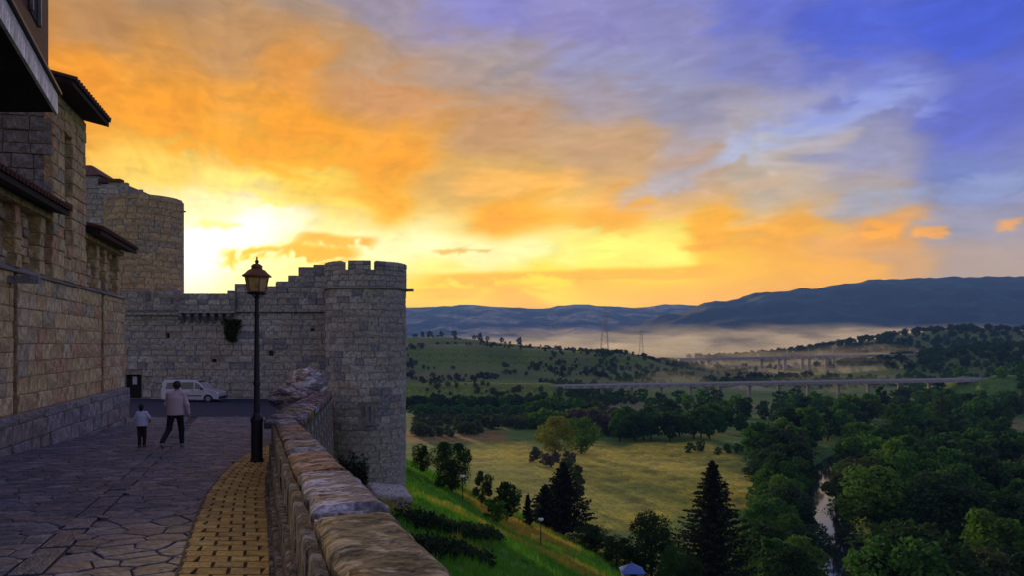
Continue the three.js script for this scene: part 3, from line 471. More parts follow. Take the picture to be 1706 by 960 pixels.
// the tall house rising from the range
{
  const B = thing('stone_house', 'tall narrow stone house with dark overhanging eaves rising from the range', 'house'), d0 = 22.3, d1 = 25.8;
  mesh('core', slabOn(d0 + 0.2, d1, -6, -0.25, 3.3, 9.2), M.mortarWarm, B);
  mesh('mortar', slabOn(d0 + 0.06, 23.35, -5.9, -0.04, 3.3, 9.15), M.mortarWarm, B); mesh('mortar', slabOn(24.3, d1 - 0.03, -1, -0.04, 3.3, 9.15), M.mortarWarm, B);
  mesh('mortar', slabOn(23.36, 24.29, -0.8, -0.04, 8.2, 9.14), M.mortarWarm, B); mesh('mortar', slabOn(23.36, 24.29, -0.8, -0.04, 3.3, 4.6), M.mortarWarm, B);
  const win = (u, v, w, h) => !(u + w / 2 > dU(23.42) && u - w / 2 < dU(24.24) && v + h / 2 > 4.7 && v - h / 2 < 8.15);
  for (const [a, b, va, vb, s] of [[d0, 23.42, 3.6, 9.1, 91], [24.24, d1, 3.6, 9.1, 92], [23.42, 24.24, 8.15, 9.1, 93], [23.42, 24.24, 3.6, 4.7, 94]]) courses(B, { u0: dU(a), u1: dU(b), v0: va, v1: vb, ch: [0.34, 0.46], len: [0.45, 0.8], depth: 0.24, proud: 0.02, seed: s, mats: M.ochre, place: wallPlace(0), mask: win });
  // face towards the viewer, above the lower roof
  const nPlace = (u, v, off) => [wallX(d0) - 0.26 - u * 0.9635, v, -d0 + 0.2678 * u + off * 1, WA];
  courses(B, { u0: 0.0, u1: 5.2, v0: 5.3, v1: 9.1, ch: [0.3, 0.44], len: [0.4, 0.85], depth: 0.2, proud: 0.03, seed: 95, mats: M.base, most: 110, place: (u, v, off) => { const n = -0.02 - u, d = d0 - off - 0.0; return [wallX(d) + n * WN[0], v, -d + n * WN[1], WA]; } });
  // tall blind window
  mesh('window_recess', slabOn(23.42, 24.24, -0.42, -0.3, 4.7, 8.15), M.mortar, B);
  const w = mesh('window', slabOn(23.5, 24.16, -0.29, -0.25, 6.2, 8.0), M.timber, B); mesh('window_bar', slabOn(23.8, 23.86, -0.24, -0.21, 6.2, 8.0), M.timber, w); mesh('window_sill', slabOn(23.42, 24.24, -0.28, 0.05, 6.05, 6.17), M.ochre[2], B);
  eaves(B, d0 - 0.4, d1 + 0.35, 9.28, 0.62, 1.1, 4.5);
  rebase(B, wallX(24) - 2, 3.3, -24);
}
// brick house whose upper floor hangs over the street
{
  const B = thing('brick_house', 'dark brick upper floor with a pale fascia jutting over the street', 'house');
  const e = (d, inset = 0) => -9.15 - 0.4125 * (d - 15.5) - inset;
  const slab = mesh('floor_slab', poly([[e(4, 0.04), 4], [e(15.46, 0.04), 15.46], [-17, 15.46], [-17, 4]], 6.34, 6.66), M.timber, B);
  mesh('fascia', poly([[e(4), 4], [e(15.5), 15.5], [e(15.5) - 0.06, 15.5], [e(4) - 0.06, 4]], 6.3, 6.7), M.fascia, B);
  mesh('gutter', poly([[e(4) + 0.07, 4], [e(15.6) + 0.07, 15.6], [e(15.6) - 0.05, 15.6], [e(4) - 0.05, 4]], 6.72, 6.78), M.iron, B);
  mesh('wall', poly([[e(4, 0.18), 4], [e(15.44, 0.18), 15.44], [-17, 15.44], [-17, 4]], 6.67, 13.5), M.brick, B);
  for (const [a, b] of [[11.6, 12.4], [13.6, 14.4]]) { const f = mesh('window', poly([[e(a, 0.16), a], [e(b, 0.16), b], [e(b, 0.3), b], [e(a, 0.3), a]], 7.6, 9.1), M.timber, B); mesh('window_frame', merge([poly([[e(a, 0.1), a], [e(a + 0.09, 0.1), a + 0.09], [e(a + 0.09, 0.2), a + 0.09], [e(a, 0.2), a]], 7.6, 9.1), poly([[e(b - 0.09, 0.1), b - 0.09], [e(b, 0.1), b], [e(b, 0.2), b], [e(b - 0.09, 0.2), b - 0.09]], 7.6, 9.1)]), M.white, f); }
  mesh('ground_floor_wall', poly([[wallX(4) - 0.8, 4], [wallX(15.3) - 0.8, 15.3], [-17, 15.3], [-17, 4]], 5.0, 6.33), M.mortar, B);
  rebase(B, -11, 5, -10);
}
// ================================================================ castle
const CZ = 60, X = (px, d = CZ) => (px - 853) / F * d, Yp = (py, d = CZ) => EYE + (575 - py) / F * d;
{
  const W = thing('castle_wall', 'grey castle curtain wall with stepped battlement behind the white van', 'castle wall');
  const f0 = gy(60) - 1, x0 = -32, x1 = X(546);
  // top of the wall, left to right: [px0, px1, py]
  const steps = [[150, 207, 483], [207, 243, 483], [243, 257, 503], [257, 293, 483], [293, 303, 503], [303, 383, 491.7], [383, 392, 485], [392, 430, 472], [430, 461, 476], [461, 481, 468], [481, 498, 458], [498, 523, 444], [523, 560, 440]];
  const topAt = (x) => { for (const [a, b, y] of steps) if (x < X(b)) return Yp(y); return Yp(440); };
  const sc = Yp(521);   // string course
  const shp = new THREE.Shape([new THREE.Vector2(x0, f0), new THREE.Vector2(x1, f0), new THREE.Vector2(x1, sc), new THREE.Vector2(x0, sc)]);
  const door = [X(209), X(236), gy(60) + 0.02, Yp(625)];
  const hole = new THREE.Path([new THREE.Vector2(door[0], door[2]), new THREE.Vector2(door[0], door[3]), new THREE.Vector2(door[1], door[3]), new THREE.Vector2(door[1], door[2])]); shp.holes.push(hole);
  // putlog holes, open right into the wall
  const holes = [[278, 560], [520, 552], [452, 590], [357, 603]].map(([px, py]) => [X(px), Yp(py)]);
  for (const [a, b] of holes) shp.holes.push(new THREE.Path([[-0.2, -0.2], [-0.2, 0.2], [0.2, 0.2], [0.2, -0.2]].map(([p, q]) => new THREE.Vector2(a + p, b + q))));
  const eg = new THREE.ExtrudeGeometry(shp, { depth: 2.2, bevelEnabled: false }); eg.translate(0, 0, -CZ - 2.26); mesh('core', boxUV(eg), M.mortar, W);
  const put = (u, v, off) => [u, v, -CZ + off, 0];
  const nearDoor = (u, v, w, h) => u + w / 2 > door[0] && u - w / 2 < door[1] && v - h / 2 < door[3];
  courses(W, { u0: X(200), u1: X(548), v0: f0 + 0.6, v1: sc - 0.05, ch: [0.42, 0.6], len: [0.6, 1.25], depth: 0.3, proud: 0.03, seed: 21, mats: M.castle, most: 230, place: put, mask: (u, v, w, h) => !nearDoor(u, v, w, h) && !holes.some(([a, b]) => Math.abs(u - a) < w / 2 && Math.abs(v - b) < h / 2) });
  // parapet: proud of the wall on a string course; the middle piece hangs out on corbels
  const mid = [X(303), X(396)], out = (x) => x > mid[0] && x < mid[1] ? 0.55 : 0.14;
  for (const [a, b, y] of steps) { const xa = Math.max(x0, X(a)), xb = X(b); if (xb <= xa) continue; const o = out((xa + xb) / 2) - 0.05, t = Yp(y); mesh('parapet_core', box(xb - xa, t - sc - 0.06, 1.0 + o, (xa + xb) / 2, (t + sc) / 2, -CZ - 0.5 + o / 2 - (0.02 + (a % 3) * 0.004)), M.mortar, W); }
  for (const [a, b, s] of [[X(205), mid[0], 22], [mid[0], mid[1], 23], [mid[1], X(545), 24]]) courses(W, { u0: a, u1: b, v0: sc + 0.12, v1: Yp(438), ch: [0.4, 0.52], len: [0.5, 1.0], depth: 0.22, proud: 0.02, seed: s, mats: M.castle, most: 60, place: (u, v, off) => [u, v, -CZ + out((a + b) / 2) + off, 0], mask: (u, v, w, h) => v + h * 0.35 < topAt(u) && v + h * 0.3 < Math.min(topAt(u - w / 2 + 0.05), topAt(u + w / 2 - 0.05)) + 0.25, name: 'parapet_stone' });
  for (const [a, b, y] of [[X(200), mid[0], Yp(523.5)], [mid[1], X(546), Yp(518.5)]]) mesh('string_course', box(b - a, 0.2, 0.5, (a + b) / 2, y, -CZ + 0.05), M.castle[1], W);
  mesh('string_course', box(mid[1] - mid[0], 0.2, 0.9, (mid[0] + mid[1]) / 2, sc, -CZ + 0.18), M.castle[1], W);
  for (let x = mid[0] + 0.25; x < mid[1]; x += 0.62) { const s = new THREE.Shape([new THREE.Vector2(0, 0), new THREE.Vector2(0.55, 0), new THREE.Vector2(0.5, -0.25), new THREE.Vector2(0.25, -0.5), new THREE.Vector2(0, -0.8)]), g = new THREE.ExtrudeGeometry(s, { depth: 0.26, bevelEnabled: false }); g.rotateY(-Math.PI / 2); g.translate(x, sc - 0.1, -CZ + 0.02); mesh('corbel', boxUV(g), M.castle[4], W); }
  // putlog holes and patched openings
  rebase(W, X(375), gy(60), -CZ);
  // door in the wall
  const D = thing('door', 'dark wooden door with a pale notice at foot of castle wall', 'door', null, (door[0] + door[1]) / 2, gy(60), -CZ - 0.35), dw = door[1] - door[0], dh = door[3] - door[2];
  for (let i = 0; i < 5; i++) mesh('plank', box(dw / 5 - 0.012, dh - 0.02, 0.06, -dw / 2 + (i + 0.5) * dw / 5, dh / 2 + 0.02, (i % 2) * 0.008), mat(0.022, 0.018, 0.016, { map: T.plaster }), D);
  mesh('door_back', box(dw, dh, 0.05, 0, dh / 2 + 0.02, -0.06), M.timber, D);
  mesh('notice', box(0.34, 0.62, 0.02, 0, 1.42, 0.055), mat(0.42, 0.44, 0.46), D); mesh('handle', new THREE.TorusGeometry(0.06, 0.012, 6, 14).translate(0.42, 1.05, 0.06), M.iron, D);
}
// corner tower over the valley
{
  const cx = X(610), cz = -60, R = 3.07, W = thing('corner_tower', 'round crenellated corner tower at the right end of the castle wall', 'tower');
  const foot = -15, ring = Yp(478.5, 57), top = Yp(434, 57.3), sill = Yp(449, 57.3), at = (r) => (g) => g.translate(cx, 0, cz);
  mesh('core', boxlessUV(lathe([[R - 0.04, foot], [R - 0.04, ring], [R - 0.06, sill - 0.05], [R - 0.7, sill - 0.05], [R - 0.7, ring], [0, ring]], 72).translate(cx, 0, cz)), M.mortar, W);
  const deg = Math.PI / 180, mer = [[-100, -26.6], [-14.7, 17.4], [24.7, 96]];
  for (const [a, b] of mer) mesh('merlon_core', lathe([[R - 0.04, sill - 0.06], [R - 0.04, top - 0.04], [R - 0.6, top - 0.04], [R - 0.6, sill - 0.06]], 26, a * deg, (b - a) * deg).translate(cx, 0, cz), M.mortar, W);
  for (const [a, b] of mer) for (const q of [a, b]) { const g = new THREE.BoxGeometry(0.02, top - sill, 0.55).translate(0, (top + sill) / 2 - 0.05, R - 0.32); g.rotateY(q * deg); g.translate(cx, 0, cz); mesh('merlon_side', g, M.castle[3], W); }
  const put = (rad) => (u, v, off) => { const a = u / rad, rr = rad + off; return [cx + Math.sin(a) * rr, v, cz + Math.cos(a) * rr, a]; };
  const slit = (u, v, w, h) => { const a = u / R / deg, b = w / R / deg / 2; return a + b > 13 && a - b < 18 && v + h / 2 > -4.1 && v - h / 2 < -2.9; };
  courses(W, { u0: -98 * deg * R, u1: 98 * deg * R, v0: -12.5, v1: ring - 0.1, ch: [0.44, 0.62], len: [0.6, 1.1], depth: 0.24, proud: 0.025, seed: 31, mats: M.castle, most: 230, place: put(R), mask: (u, v, w, h) => !slit(u, v, w, h), first: (b) => Math.abs(b.u) > 4.9 ? 1e3 - b.v : -b.v });
  courses(W, { u0: -98 * deg * R, u1: 96 * deg * R, v0: ring + 0.1, v1: sill, ch: [0.4, 0.48], len: [0.5, 0.95], depth: 0.24, proud: 0.02, seed: 32, mats: M.castle, most: 40, place: put(R + 0.05), name: 'parapet_stone', first: (b) => Math.abs(b.u) });
  for (const [a, b] of mer) courses(W, { u0: a * deg * R, u1: b * deg * R, v0: sill, v1: top, ch: [0.3, 0.38], len: [0.5, 0.9], depth: 0.26, proud: 0.02, seed: 33 + b, mats: M.castle, most: 12, place: put(R + 0.05), name: 'merlon_stone', first: (q) => Math.abs(q.u) });
  mesh('string_course', lathe([[R - 0.1, ring - 0.13], [R + 0.12, ring - 0.1], [R + 0.2, ring], [R + 0.12, ring + 0.08], [R - 0.1, ring + 0.1]], 72).translate(cx, 0, cz), M.castle[1], W);
  const sp = mesh('water_spout', new THREE.BoxGeometry(0.22, 0.2, 0.7).translate(0, 0, R + 0.3).rotateY(88 * deg).translate(cx, ring - 0.05, cz), M.castle[4], W);
  // arrow slit: jambs, lintel and sill stand round a gap where no blocks are laid
  const fr = (name, w, h, dp, ox, y) => mesh(name, new THREE.BoxGeometry(w, h, dp).translate(ox, y, R - 0.2 + dp / 2).rotateY(15.5 * deg).translate(cx, 0, cz), M.castle[4], W);
  fr('slit_jamb', 0.24, 1.1, 0.34, -0.2, -3.5); fr('slit_jamb', 0.24, 1.1, 0.34, 0.2, -3.5); fr('slit_lintel', 0.7, 0.24, 0.36, 0, -2.82); fr('slit_sill', 0.76, 0.26, 0.42, 0, -4.19);
  rebase(W, cx, foot + 4, cz);
  // sloping stone apron at its foot
  const A = thing('stone_apron', 'pale sloping stone ledge at the foot of the corner tower', 'ledge'), ap = roughSlab(2.6, 0.5, 2.4, 17, 0.12, 10, 10), am = mesh('slab', ap, M.castle[5], A); am.rotation.set(0.2, 0.4, -0.25); am.position.set(-8.3, Yp(822, 52), -52.0); mesh('footing', box(2.2, 3, 2.2, -8.3, Yp(822, 52) - 1.6, -52.1), M.mortar, A); rebase(A, -8.3, Yp(822, 52) - 2, -52);
}
function boxlessUV(g) { const p = g.attributes.position, uv = g.attributes.uv; for (let i = 0; i < p.count; i++) uv.setXY(i, uv.getX(i) * 10, p.getY(i) * 0.5); return g; }
// round tower behind
{
  const d = 68, cx = X(241, d), cz = -d, R = (303 - 241) / F * d, W = thing('round_tower', 'tall plain round tower rising at the left behind the castle wall', 'tower'), top = Yp(321, d - R), b0 = 0.5;
  mesh('core', boxlessUV(lathe([[R - 0.05, -4], [R - 0.05, top - 0.1], [0, top - 0.1]], 64).translate(cx, 0, cz)), M.mortarWarm, W);
  courses(W, { u0: -0.6 * R, u1: 1.62 * R, v0: b0, v1: top, ch: [0.46, 0.62], len: [0.6, 1.15], depth: 0.24, proud: 0.02, seed: 41, mats: M.keep, most: 260, place: (u, v, off) => { const a = u / R, rr = R + off; return [cx + Math.sin(a) * rr, v, cz + Math.cos(a) * rr, a]; }, first: (q) => -q.v });
  mesh('vent', box(0.28, 0.7, 0.28, cx + 0.4, top + 0.3, cz + 1.4), M.keep[3], W); mesh('water_spout', box(0.5, 0.12, 0.16, cx + R + 0.12, Yp(352, d), cz), M.keep[3], W);
  rebase(W, cx, -4, cz);
}
// square keep between the round tower and the street
{
  const d = 66, x0 = X(70, d), x1 = X(216, d), W = thing('square_keep', 'bluish square castle block with small red roof beside the round tower', 'tower'), top = Yp(309, d);
  mesh('core', box(x1 - x0, top + 4, 6, (x0 + x1) / 2, (top - 4) / 2, -d - 3.06), M.mortar, W);
  courses(W, { u0: X(100, d), u1: x1 - 0.05, v0: 3, v1: top, ch: [0.44, 0.6], len: [0.6, 1.2], depth: 0.22, seed: 51, mats: M.castle, most: 160, place: (u, v, off) => [u, v, -d + off, 0], first: (q) => -q.u });
  mesh('parapet', box(1.6, 0.35, 0.4, X(196, d), top + 0.12, -d - 0.3), M.castle[3], W);
  const h = mesh('attic_wall', box(3.2, 1.0, 3, X(130, d), top + 0.45, -d - 1.8), M.white, W);
  const rg = new THREE.CylinderGeometry(0.4, 2.7, 1.2, 4, 1).rotateY(Math.PI / 4); mesh('attic_roof', boxUV(rg.translate(X(130, d), top + 1.54, -d - 1.9)), M.tile, W);
  mesh('red_coping', box(1.9, 0.32, 0.7, X(184, d) - 0.1, top + 0.46, -d - 0.4), M.tile, W);
  rebase(W, (x0 + x1) / 2, -4, -d - 3);
}
// ================================================================ street lamp
{
  const d = 16.2, y0 = gy(d) + 0.06, Lp = thing('street_lamp', 'black iron street lamp with copper lantern on the yellow walk', 'street lamp', null, X(428.5, d), y0, -d);
  mesh('pedestal', lathe([[0.0, 0], [0.135, 0], [0.135, 0.06], [0.118, 0.08], [0.118, 0.82], [0.13, 0.86], [0.13, 0.92], [0.085, 0.98], [0.075, 1.04], [0, 1.04]], 20), M.iron, Lp);
  mesh('pole', lathe([[0.066, 1.0], [0.062, 1.6], [0.075, 1.63], [0.075, 1.68], [0.06, 1.71], [0.05, 2.6], [0.046, 3.05], [0.06, 3.08], [0.06, 3.12], [0.044, 3.15], [0.04, 3.35], [0.058, 3.38], [0.03, 3.43], [0.03, 3.54], [0, 3.56]], 16), M.iron, Lp);
  mesh('cradle', merge([0, 1, 2, 3].map((k) => tube([[0.03, 3.42, 0], [0.06, 3.47, 0], [0.15, 3.54, 0]], 0.011, 8, 5).rotateY(k * Math.PI / 2 + Math.PI / 4))), M.iron, Lp);
  const lant = mesh('lantern_base', lathe([[0, 3.52], [0.2, 3.53], [0.21, 3.56], [0.19, 3.58], [0, 3.58]], 6), M.iron, Lp);
  const glass = pmat(0.5, 0.4, 0.22, { transmission: 0.5, thickness: 0, roughness: 0.8, side: THREE.DoubleSide });
  const fr = []; const N = 6, rb = 0.185, rt = 0.25, yb = 3.58, yt = 3.92;
  for (let i = 0; i < N; i++) {
    const a = (i + 0.5) / N * Math.PI * 2, b = (i + 1.5) / N * Math.PI * 2, p = (r, q, y) => [Math.sin(q) * r, y, Math.cos(q) * r];
    fr.push(bar(p(rb, a, yb), p(rt, a, yt), 0.012), bar(p(rb, a, yb), p(rb, b, yb), 0.012), bar(p(rt, a, yt), p(rt, b, yt), 0.014));
    const g = new THREE.BufferGeometry(); g.setAttribute('position', new THREE.Float32BufferAttribute([...p(rb - 0.004, a, yb), ...p(rb - 0.004, b, yb), ...p(rt - 0.004, b, yt), ...p(rb - 0.004, a, yb), ...p(rt - 0.004, b, yt), ...p(rt - 0.004, a, yt)], 3)); g.computeVertexNormals(); mesh('pane', g, glass, lant);
  }
  mesh('frame', merge(fr), M.copper, Lp);
  mesh('roof', lathe([[0.3, 3.91], [0.31, 3.935], [0.24, 3.99], [0.17, 4.06], [0.12, 4.08], [0.11, 4.12], [0.13, 4.13], [0.08, 4.18], [0.02, 4.2], [0, 4.2]], 6), M.copper, Lp);
  mesh('finial', lathe([[0, 4.18], [0.03, 4.2], [0.045, 4.235], [0.03, 4.265], [0.012, 4.29], [0.02, 4.31], [0, 4.36]], 10), M.copper, Lp);
  mesh('bulb', new THREE.SphereGeometry(0.055, 14, 10).translate(0, 3.72, 0), mat(0.75, 0.72, 0.66, { roughness: 0.4 }), lant);
}
// ================================================================ van
{
  const d = 56.6, V = thing('parked_van', 'white compact van parked side-on against the castle wall', 'van', null, X(324.5, d), gy(d) + 0.005, -d);
  const paint = pmat(0.42, 0.44, 0.49, { roughness: 0.32, clearcoat: 1, clearcoatRoughness: 0.08 }), black = mat(0.015, 0.015, 0.017, { roughness: 0.6 }), glass = pmat(0.02, 0.025, 0.03, { roughness: 0.05, clearcoat: 1 });
  const w1 = -1.22, w2 = 1.32, wr = 0.31, s = new THREE.Shape();
  s.moveTo(-2.05, 0.3); s.lineTo(w1 - 0.38, 0.24); s.absarc(w1, 0.31, 0.37, Math.PI, 0, true); s.lineTo(w2 - 0.37, 0.24); s.absarc(w2, 0.31, 0.37, Math.PI, 0, true); s.lineTo(2.03, 0.28);
  s.quadraticCurveTo(2.1, 0.5, 2.04, 0.68); s.quadraticCurveTo(1.95, 0.86, 1.5, 0.98); s.lineTo(1.08, 1.06); s.quadraticCurveTo(0.75, 1.5, 0.46, 1.7); s.quadraticCurveTo(0.2, 1.8, -0.3, 1.81); s.lineTo(-1.75, 1.79); s.quadraticCurveTo(-2.0, 1.76, -2.03, 1.45); s.lineTo(-2.08, 0.7); s.closePath();
  const bg = new THREE.ExtrudeGeometry(s, { depth: 1.46, bevelEnabled: true, bevelSize: 0.05, bevelThickness: 0.1, bevelSegments: 4, curveSegments: 14 }); bg.translate(0, 0, -0.73); const bp = bg.attributes.position;
  for (let i = 0; i < bp.count; i++) { const y = bp.getY(i); if (y > 0.95) bp.setZ(i, bp.getZ(i) * (1 - (y - 0.95) * 0.16)); if (bp.getX(i) > 1.4) bp.setZ(i, bp.getZ(i) * (1 - (bp.getX(i) - 1.4) * 0.14)); } bg.computeVertexNormals();
  mesh('body', bg, paint, V);
  const pane = (pts, name) => { for (const sd of [1, -1]) { const sh = new THREE.Shape(pts.map((p) => new THREE.Vector2(...p))), g = new THREE.ExtrudeGeometry(sh, { depth: 0.012, bevelEnabled: false }), p = g.attributes.position; for (let i = 0; i < p.count; i++) p.setZ(i, sd * (0.834 * (1 - (p.getY(i) - 0.95) * 0.16) + p.getZ(i))); g.computeVertexNormals(); mesh(name, g, glass, V); } };
  pane([[0.36, 1.1], [0.95, 1.1], [0.62, 1.5], [0.36, 1.62]], 'front_window'); pane([[-0.62, 1.1], [0.26, 1.1], [0.26, 1.64], [-0.62, 1.64]], 'side_window'); pane([[-1.75, 1.12], [-0.74, 1.12], [-0.74, 1.63], [-1.66, 1.6]], 'rear_window');
  const ws = mesh('windscreen', new THREE.BoxGeometry(0.92, 0.012, 1.24), glass, V); ws.position.set(0.83, 1.4, 0); ws.rotation.z = -0.86;
  for (const [x, z] of [[w1, 0.74], [w2, 0.74], [w1, -0.74], [w2, -0.74]]) { const t = mesh('wheel', new THREE.TorusGeometry(0.235, 0.085, 10, 28), black, V); t.position.set(x, 0.32, z); mesh('rim', new THREE.CylinderGeometry(0.19, 0.19, 0.1, 20).rotateX(Math.PI / 2), mat(0.35, 0.36, 0.38, { metalness: 0.7, roughness: 0.4 }), t); mesh('hub_cap', new THREE.CylinderGeometry(0.05, 0.06, 0.13, 12).rotateX(Math.PI / 2), black, t); }
  for (const z of [0.62, -0.62]) { mesh('headlight', new RoundedBoxGeometry(0.16, 0.16, 0.3, 2, 0.05).translate(1.96, 0.76, z), pmat(0.7, 0.72, 0.75, { roughness: 0.1, clearcoat: 1 }), V); mesh('tail_light', new RoundedBoxGeometry(0.08, 0.46, 0.14, 2, 0.03).translate(-2.06, 1.15, z * 1.15), mat(0.25, 0.02, 0.02, { roughness: 0.3 }), V); mesh('mirror', new RoundedBoxGeometry(0.12, 0.2, 0.2, 2, 0.05).translate(0.88, 1.14, Math.sign(z) * 0.93), black, V); mesh('door_handle', new RoundedBoxGeometry(0.18, 0.04, 0.03, 1, 0.012).translate(0.2, 0.98, Math.sign(z) * 0.84), black, V); }
  mesh('bumper', new RoundedBoxGeometry(0.2, 0.24, 1.5, 2, 0.06).translate(2.02, 0.42, 0), black, V); mesh('bumper', new RoundedBoxGeometry(0.16, 0.24, 1.56, 2, 0.06).translate(-2.06, 0.42, 0), black, V);
  mesh('side_trim', new THREE.BoxGeometry(1.6, 0.07, 0.03).translate(0.05, 0.56, 0.835), black, V);
  V.scale.set(1, 0.9, 1);
  for (const z of [-0.5, 0.5]) mesh('roof_rail', new THREE.BoxGeometry(1.7, 0.03, 0.04).translate(-0.75, 1.86, z), black, V);
}
// ================================================================ people
// a body is a chain of tapered capsules joined by a smooth minimum and meshed as one surface
function blob(bones, lo, hi, cell, k = 0.03, cut = -9) {
  const size = Math.max(hi[0] - lo[0], hi[1] - lo[1], hi[2] - lo[2]) / 2 * 1.06, c = [0, 1, 2].map((i) => (lo[i] + hi[i]) / 2), res = Math.ceil(size * 2 / cell);
  const mc = new MarchingCubes(res, mat(1, 1, 1), false, false, 120000); mc.isolation = 0; const f = mc.field, h = res / 2;
  for (let z = 0; z < res; z++) for (let y = 0; y < res; y++) for (let x = 0; x < res; x++) {
    const p = [(x - h) / h * size + c[0], (y - h) / h * size + c[1], (z - h) / h * size + c[2]]; let d = 9;
    for (const [a, b, ra, rb, fl] of bones) {
      const ab = [b[0] - a[0], b[1] - a[1], b[2] - a[2]], l2 = ab[0] ** 2 + ab[1] ** 2 + ab[2] ** 2 || 1e-9, t = clamp(((p[0] - a[0]) * ab[0] + (p[1] - a[1]) * ab[1] + (p[2] - a[2]) * ab[2]) / l2, 0, 1);
      const q = Math.hypot(p[0] - a[0] - ab[0] * t, p[1] - a[1] - ab[1] * t, (p[2] - a[2] - ab[2] * t) * (fl || 1)) - lerp(ra, rb, t), m = Math.max(k - Math.abs(d - q), 0) / k; d = Math.min(d, q) - m * m * k * 0.25;
    }
    f[x + y * res + z * res * res] = -Math.max(d, cut - p[1]);
  }
  mc.update(); const n = mc.count, g = new THREE.BufferGeometry(); g.setAttribute('position', new THREE.BufferAttribute(mc.positionArray.slice(0, n * 3), 3)); g.setAttribute('normal', new THREE.BufferAttribute(mc.normalArray.slice(0, n * 3), 3));
  g.scale(size, size, size); g.translate(...c); g.computeVertexNormals(); return smooth(g);
}
function smooth(g) { const p = g.attributes.position, n = g.attributes.normal, m = new Map(), key = (i) => `${Math.round(p.getX(i) * 5e3)},${Math.round(p.getY(i) * 5e3)},${Math.round(p.getZ(i) * 5e3)}`; for (let i = 0; i < p.count; i++) { const k = key(i), a = m.get(k) || [0, 0, 0]; a[0] += n.getX(i); a[1] += n.getY(i); a[2] += n.getZ(i); m.set(k, a); } for (let i = 0; i < p.count; i++) { const a = m.get(key(i)), l = Math.hypot(...a) || 1; n.setXYZ(i, a[0] / l, a[1] / l, a[2] / l); } return g; }
function person(label, px, d, H, turn, pose, look) {
  const G = thing('person', label, 'person', null, X(px, d), gy(d) + 0.004, -d); G.rotation.y = turn; G.scale.setScalar(H / 1.74);
  const j = pose, skin = mat(0.30, 0.17, 0.11, { roughness: 0.6 });
  const fingers = (w, dir, out) => { const r = []; for (let i = 0; i < 4; i++) { const o = (i - 1.5) * 0.02, L = [0.075, 0.085, 0.08, 0.06][i], a = [w[0] + dir[0] * 0.085, w[1] + dir[1] * 0.085, w[2] + dir[2] * 0.085 + o], b = [a[0] + dir[0] * L * 0.55, a[1] + dir[1] * L * 0.55, a[2] + dir[2] * L * 0.55 + o * 0.1], c = [b[0] + dir[0] * L * 0.4 + out * -0.015, b[1] + dir[1] * L * 0.4, b[2] + dir[2] * L * 0.4]; r.push([a, b, 0.0095, 0.009], [b, c, 0.009, 0.0075]); } const t0 = [w[0] + dir[0] * 0.03, w[1] + dir[1] * 0.03, w[2] + dir[2] * 0.03 - 0.035], t1 = [t0[0] + dir[0] * 0.045, t0[1] + dir[1] * 0.045, t0[2] - 0.022], t2 = [t1[0] + dir[0] * 0.03, t1[1] + dir[1] * 0.03, t1[2] - 0.004]; r.push([t0, t1, 0.013, 0.011], [t1, t2, 0.011, 0.009]); return r; };
  const handDir = (s) => { const e = j['elbow' + s], w = j['wrist' + s], l = Math.hypot(w[0] - e[0], w[1] - e[1], w[2] - e[2]); return [(w[0] - e[0]) / l, (w[1] - e[1]) / l, (w[2] - e[2]) / l]; };
  const hd = j.head, bones = [[j.hip, j.chest, 0.13, 0.135, 1.25], [j.chest, j.neck, 0.13, 0.06], [j.neck, [hd[0], hd[1] - 0.06, hd[2]], 0.055, 0.055]];
  for (const s of ['L', 'R']) bones.push([j['sh' + s], j['elbow' + s], 0.05, 0.042], [j['elbow' + s], j['wrist' + s], 0.04, 0.027], [j['hip' + s], j['knee' + s], 0.082, 0.056], [j['knee' + s], j['ank' + s], 0.054, 0.036], [j['ank' + s], j['toe' + s], 0.036, 0.03], [j.chest, j['sh' + s], 0.1, 0.06]);
  const all = Object.values(j).filter(Array.isArray), lo = [0, 1, 2].map((i) => Math.min(...all.map((p) => p[i])) - 0.22), hi = [0, 1, 2].map((i) => Math.max(...all.map((p) => p[i])) + 0.22);
  // head: skull, jaw, nose, ears, with the face away from the street's near end
  const f = j.face, head = [[[hd[0], hd[1] + 0.02, hd[2] - f * 0.012], [hd[0], hd[1] + 0.02, hd[2] + f * 0.02], 0.092, 0.085], [[hd[0], hd[1] - 0.05, hd[2] + f * 0.03], [hd[0], hd[1] - 0.085, hd[2] + f * 0.05], 0.06, 0.045], [[hd[0], hd[1] + 0.005, hd[2] + f * 0.095], [hd[0], hd[1] - 0.028, hd[2] + f * 0.112], 0.011, 0.015], [[hd[0] - 0.028, hd[1] - 0.06, hd[2] + f * 0.092], [hd[0] + 0.028, hd[1] - 0.06, hd[2] + f * 0.092], 0.011, 0.011]];
  for (const s of [-1, 1]) head.push([[hd[0] + s * 0.092, hd[1] - 0.03, hd[2]], [hd[0] + s * 0.098, hd[1] + 0.02, hd[2] - f * 0.008], 0.012, 0.016], [[hd[0] + s * 0.05, hd[1] + 0.025, hd[2] + f * 0.082], [hd[0] + s * 0.02, hd[1] + 0.025, hd[2] + f * 0.088], 0.014, 0.014]);
  const parts = [blob(bones, lo, hi, 0.016), blob(head, [hd[0] - 0.15, hd[1] - 0.17, hd[2] - 0.17], [hd[0] + 0.15, hd[1] + 0.16, hd[2] + 0.17], 0.006, 0.02)];
  for (const s of ['L', 'R']) { const w = j['wrist' + s], dr = handDir(s), pa = [w[0] + dr[0] * 0.085, w[1] + dr[1] * 0.085, w[2] + dr[2] * 0.085]; parts.push(blob([[w, pa, 0.026, 0.034, 0.75], ...fingers(w, dr, s === 'L' ? -1 : 1)], [w[0] - 0.16, w[1] - 0.22, w[2] - 0.16], [w[0] + 0.16, w[1] + 0.16, w[2] + 0.16], 0.0055, 0.008)); }
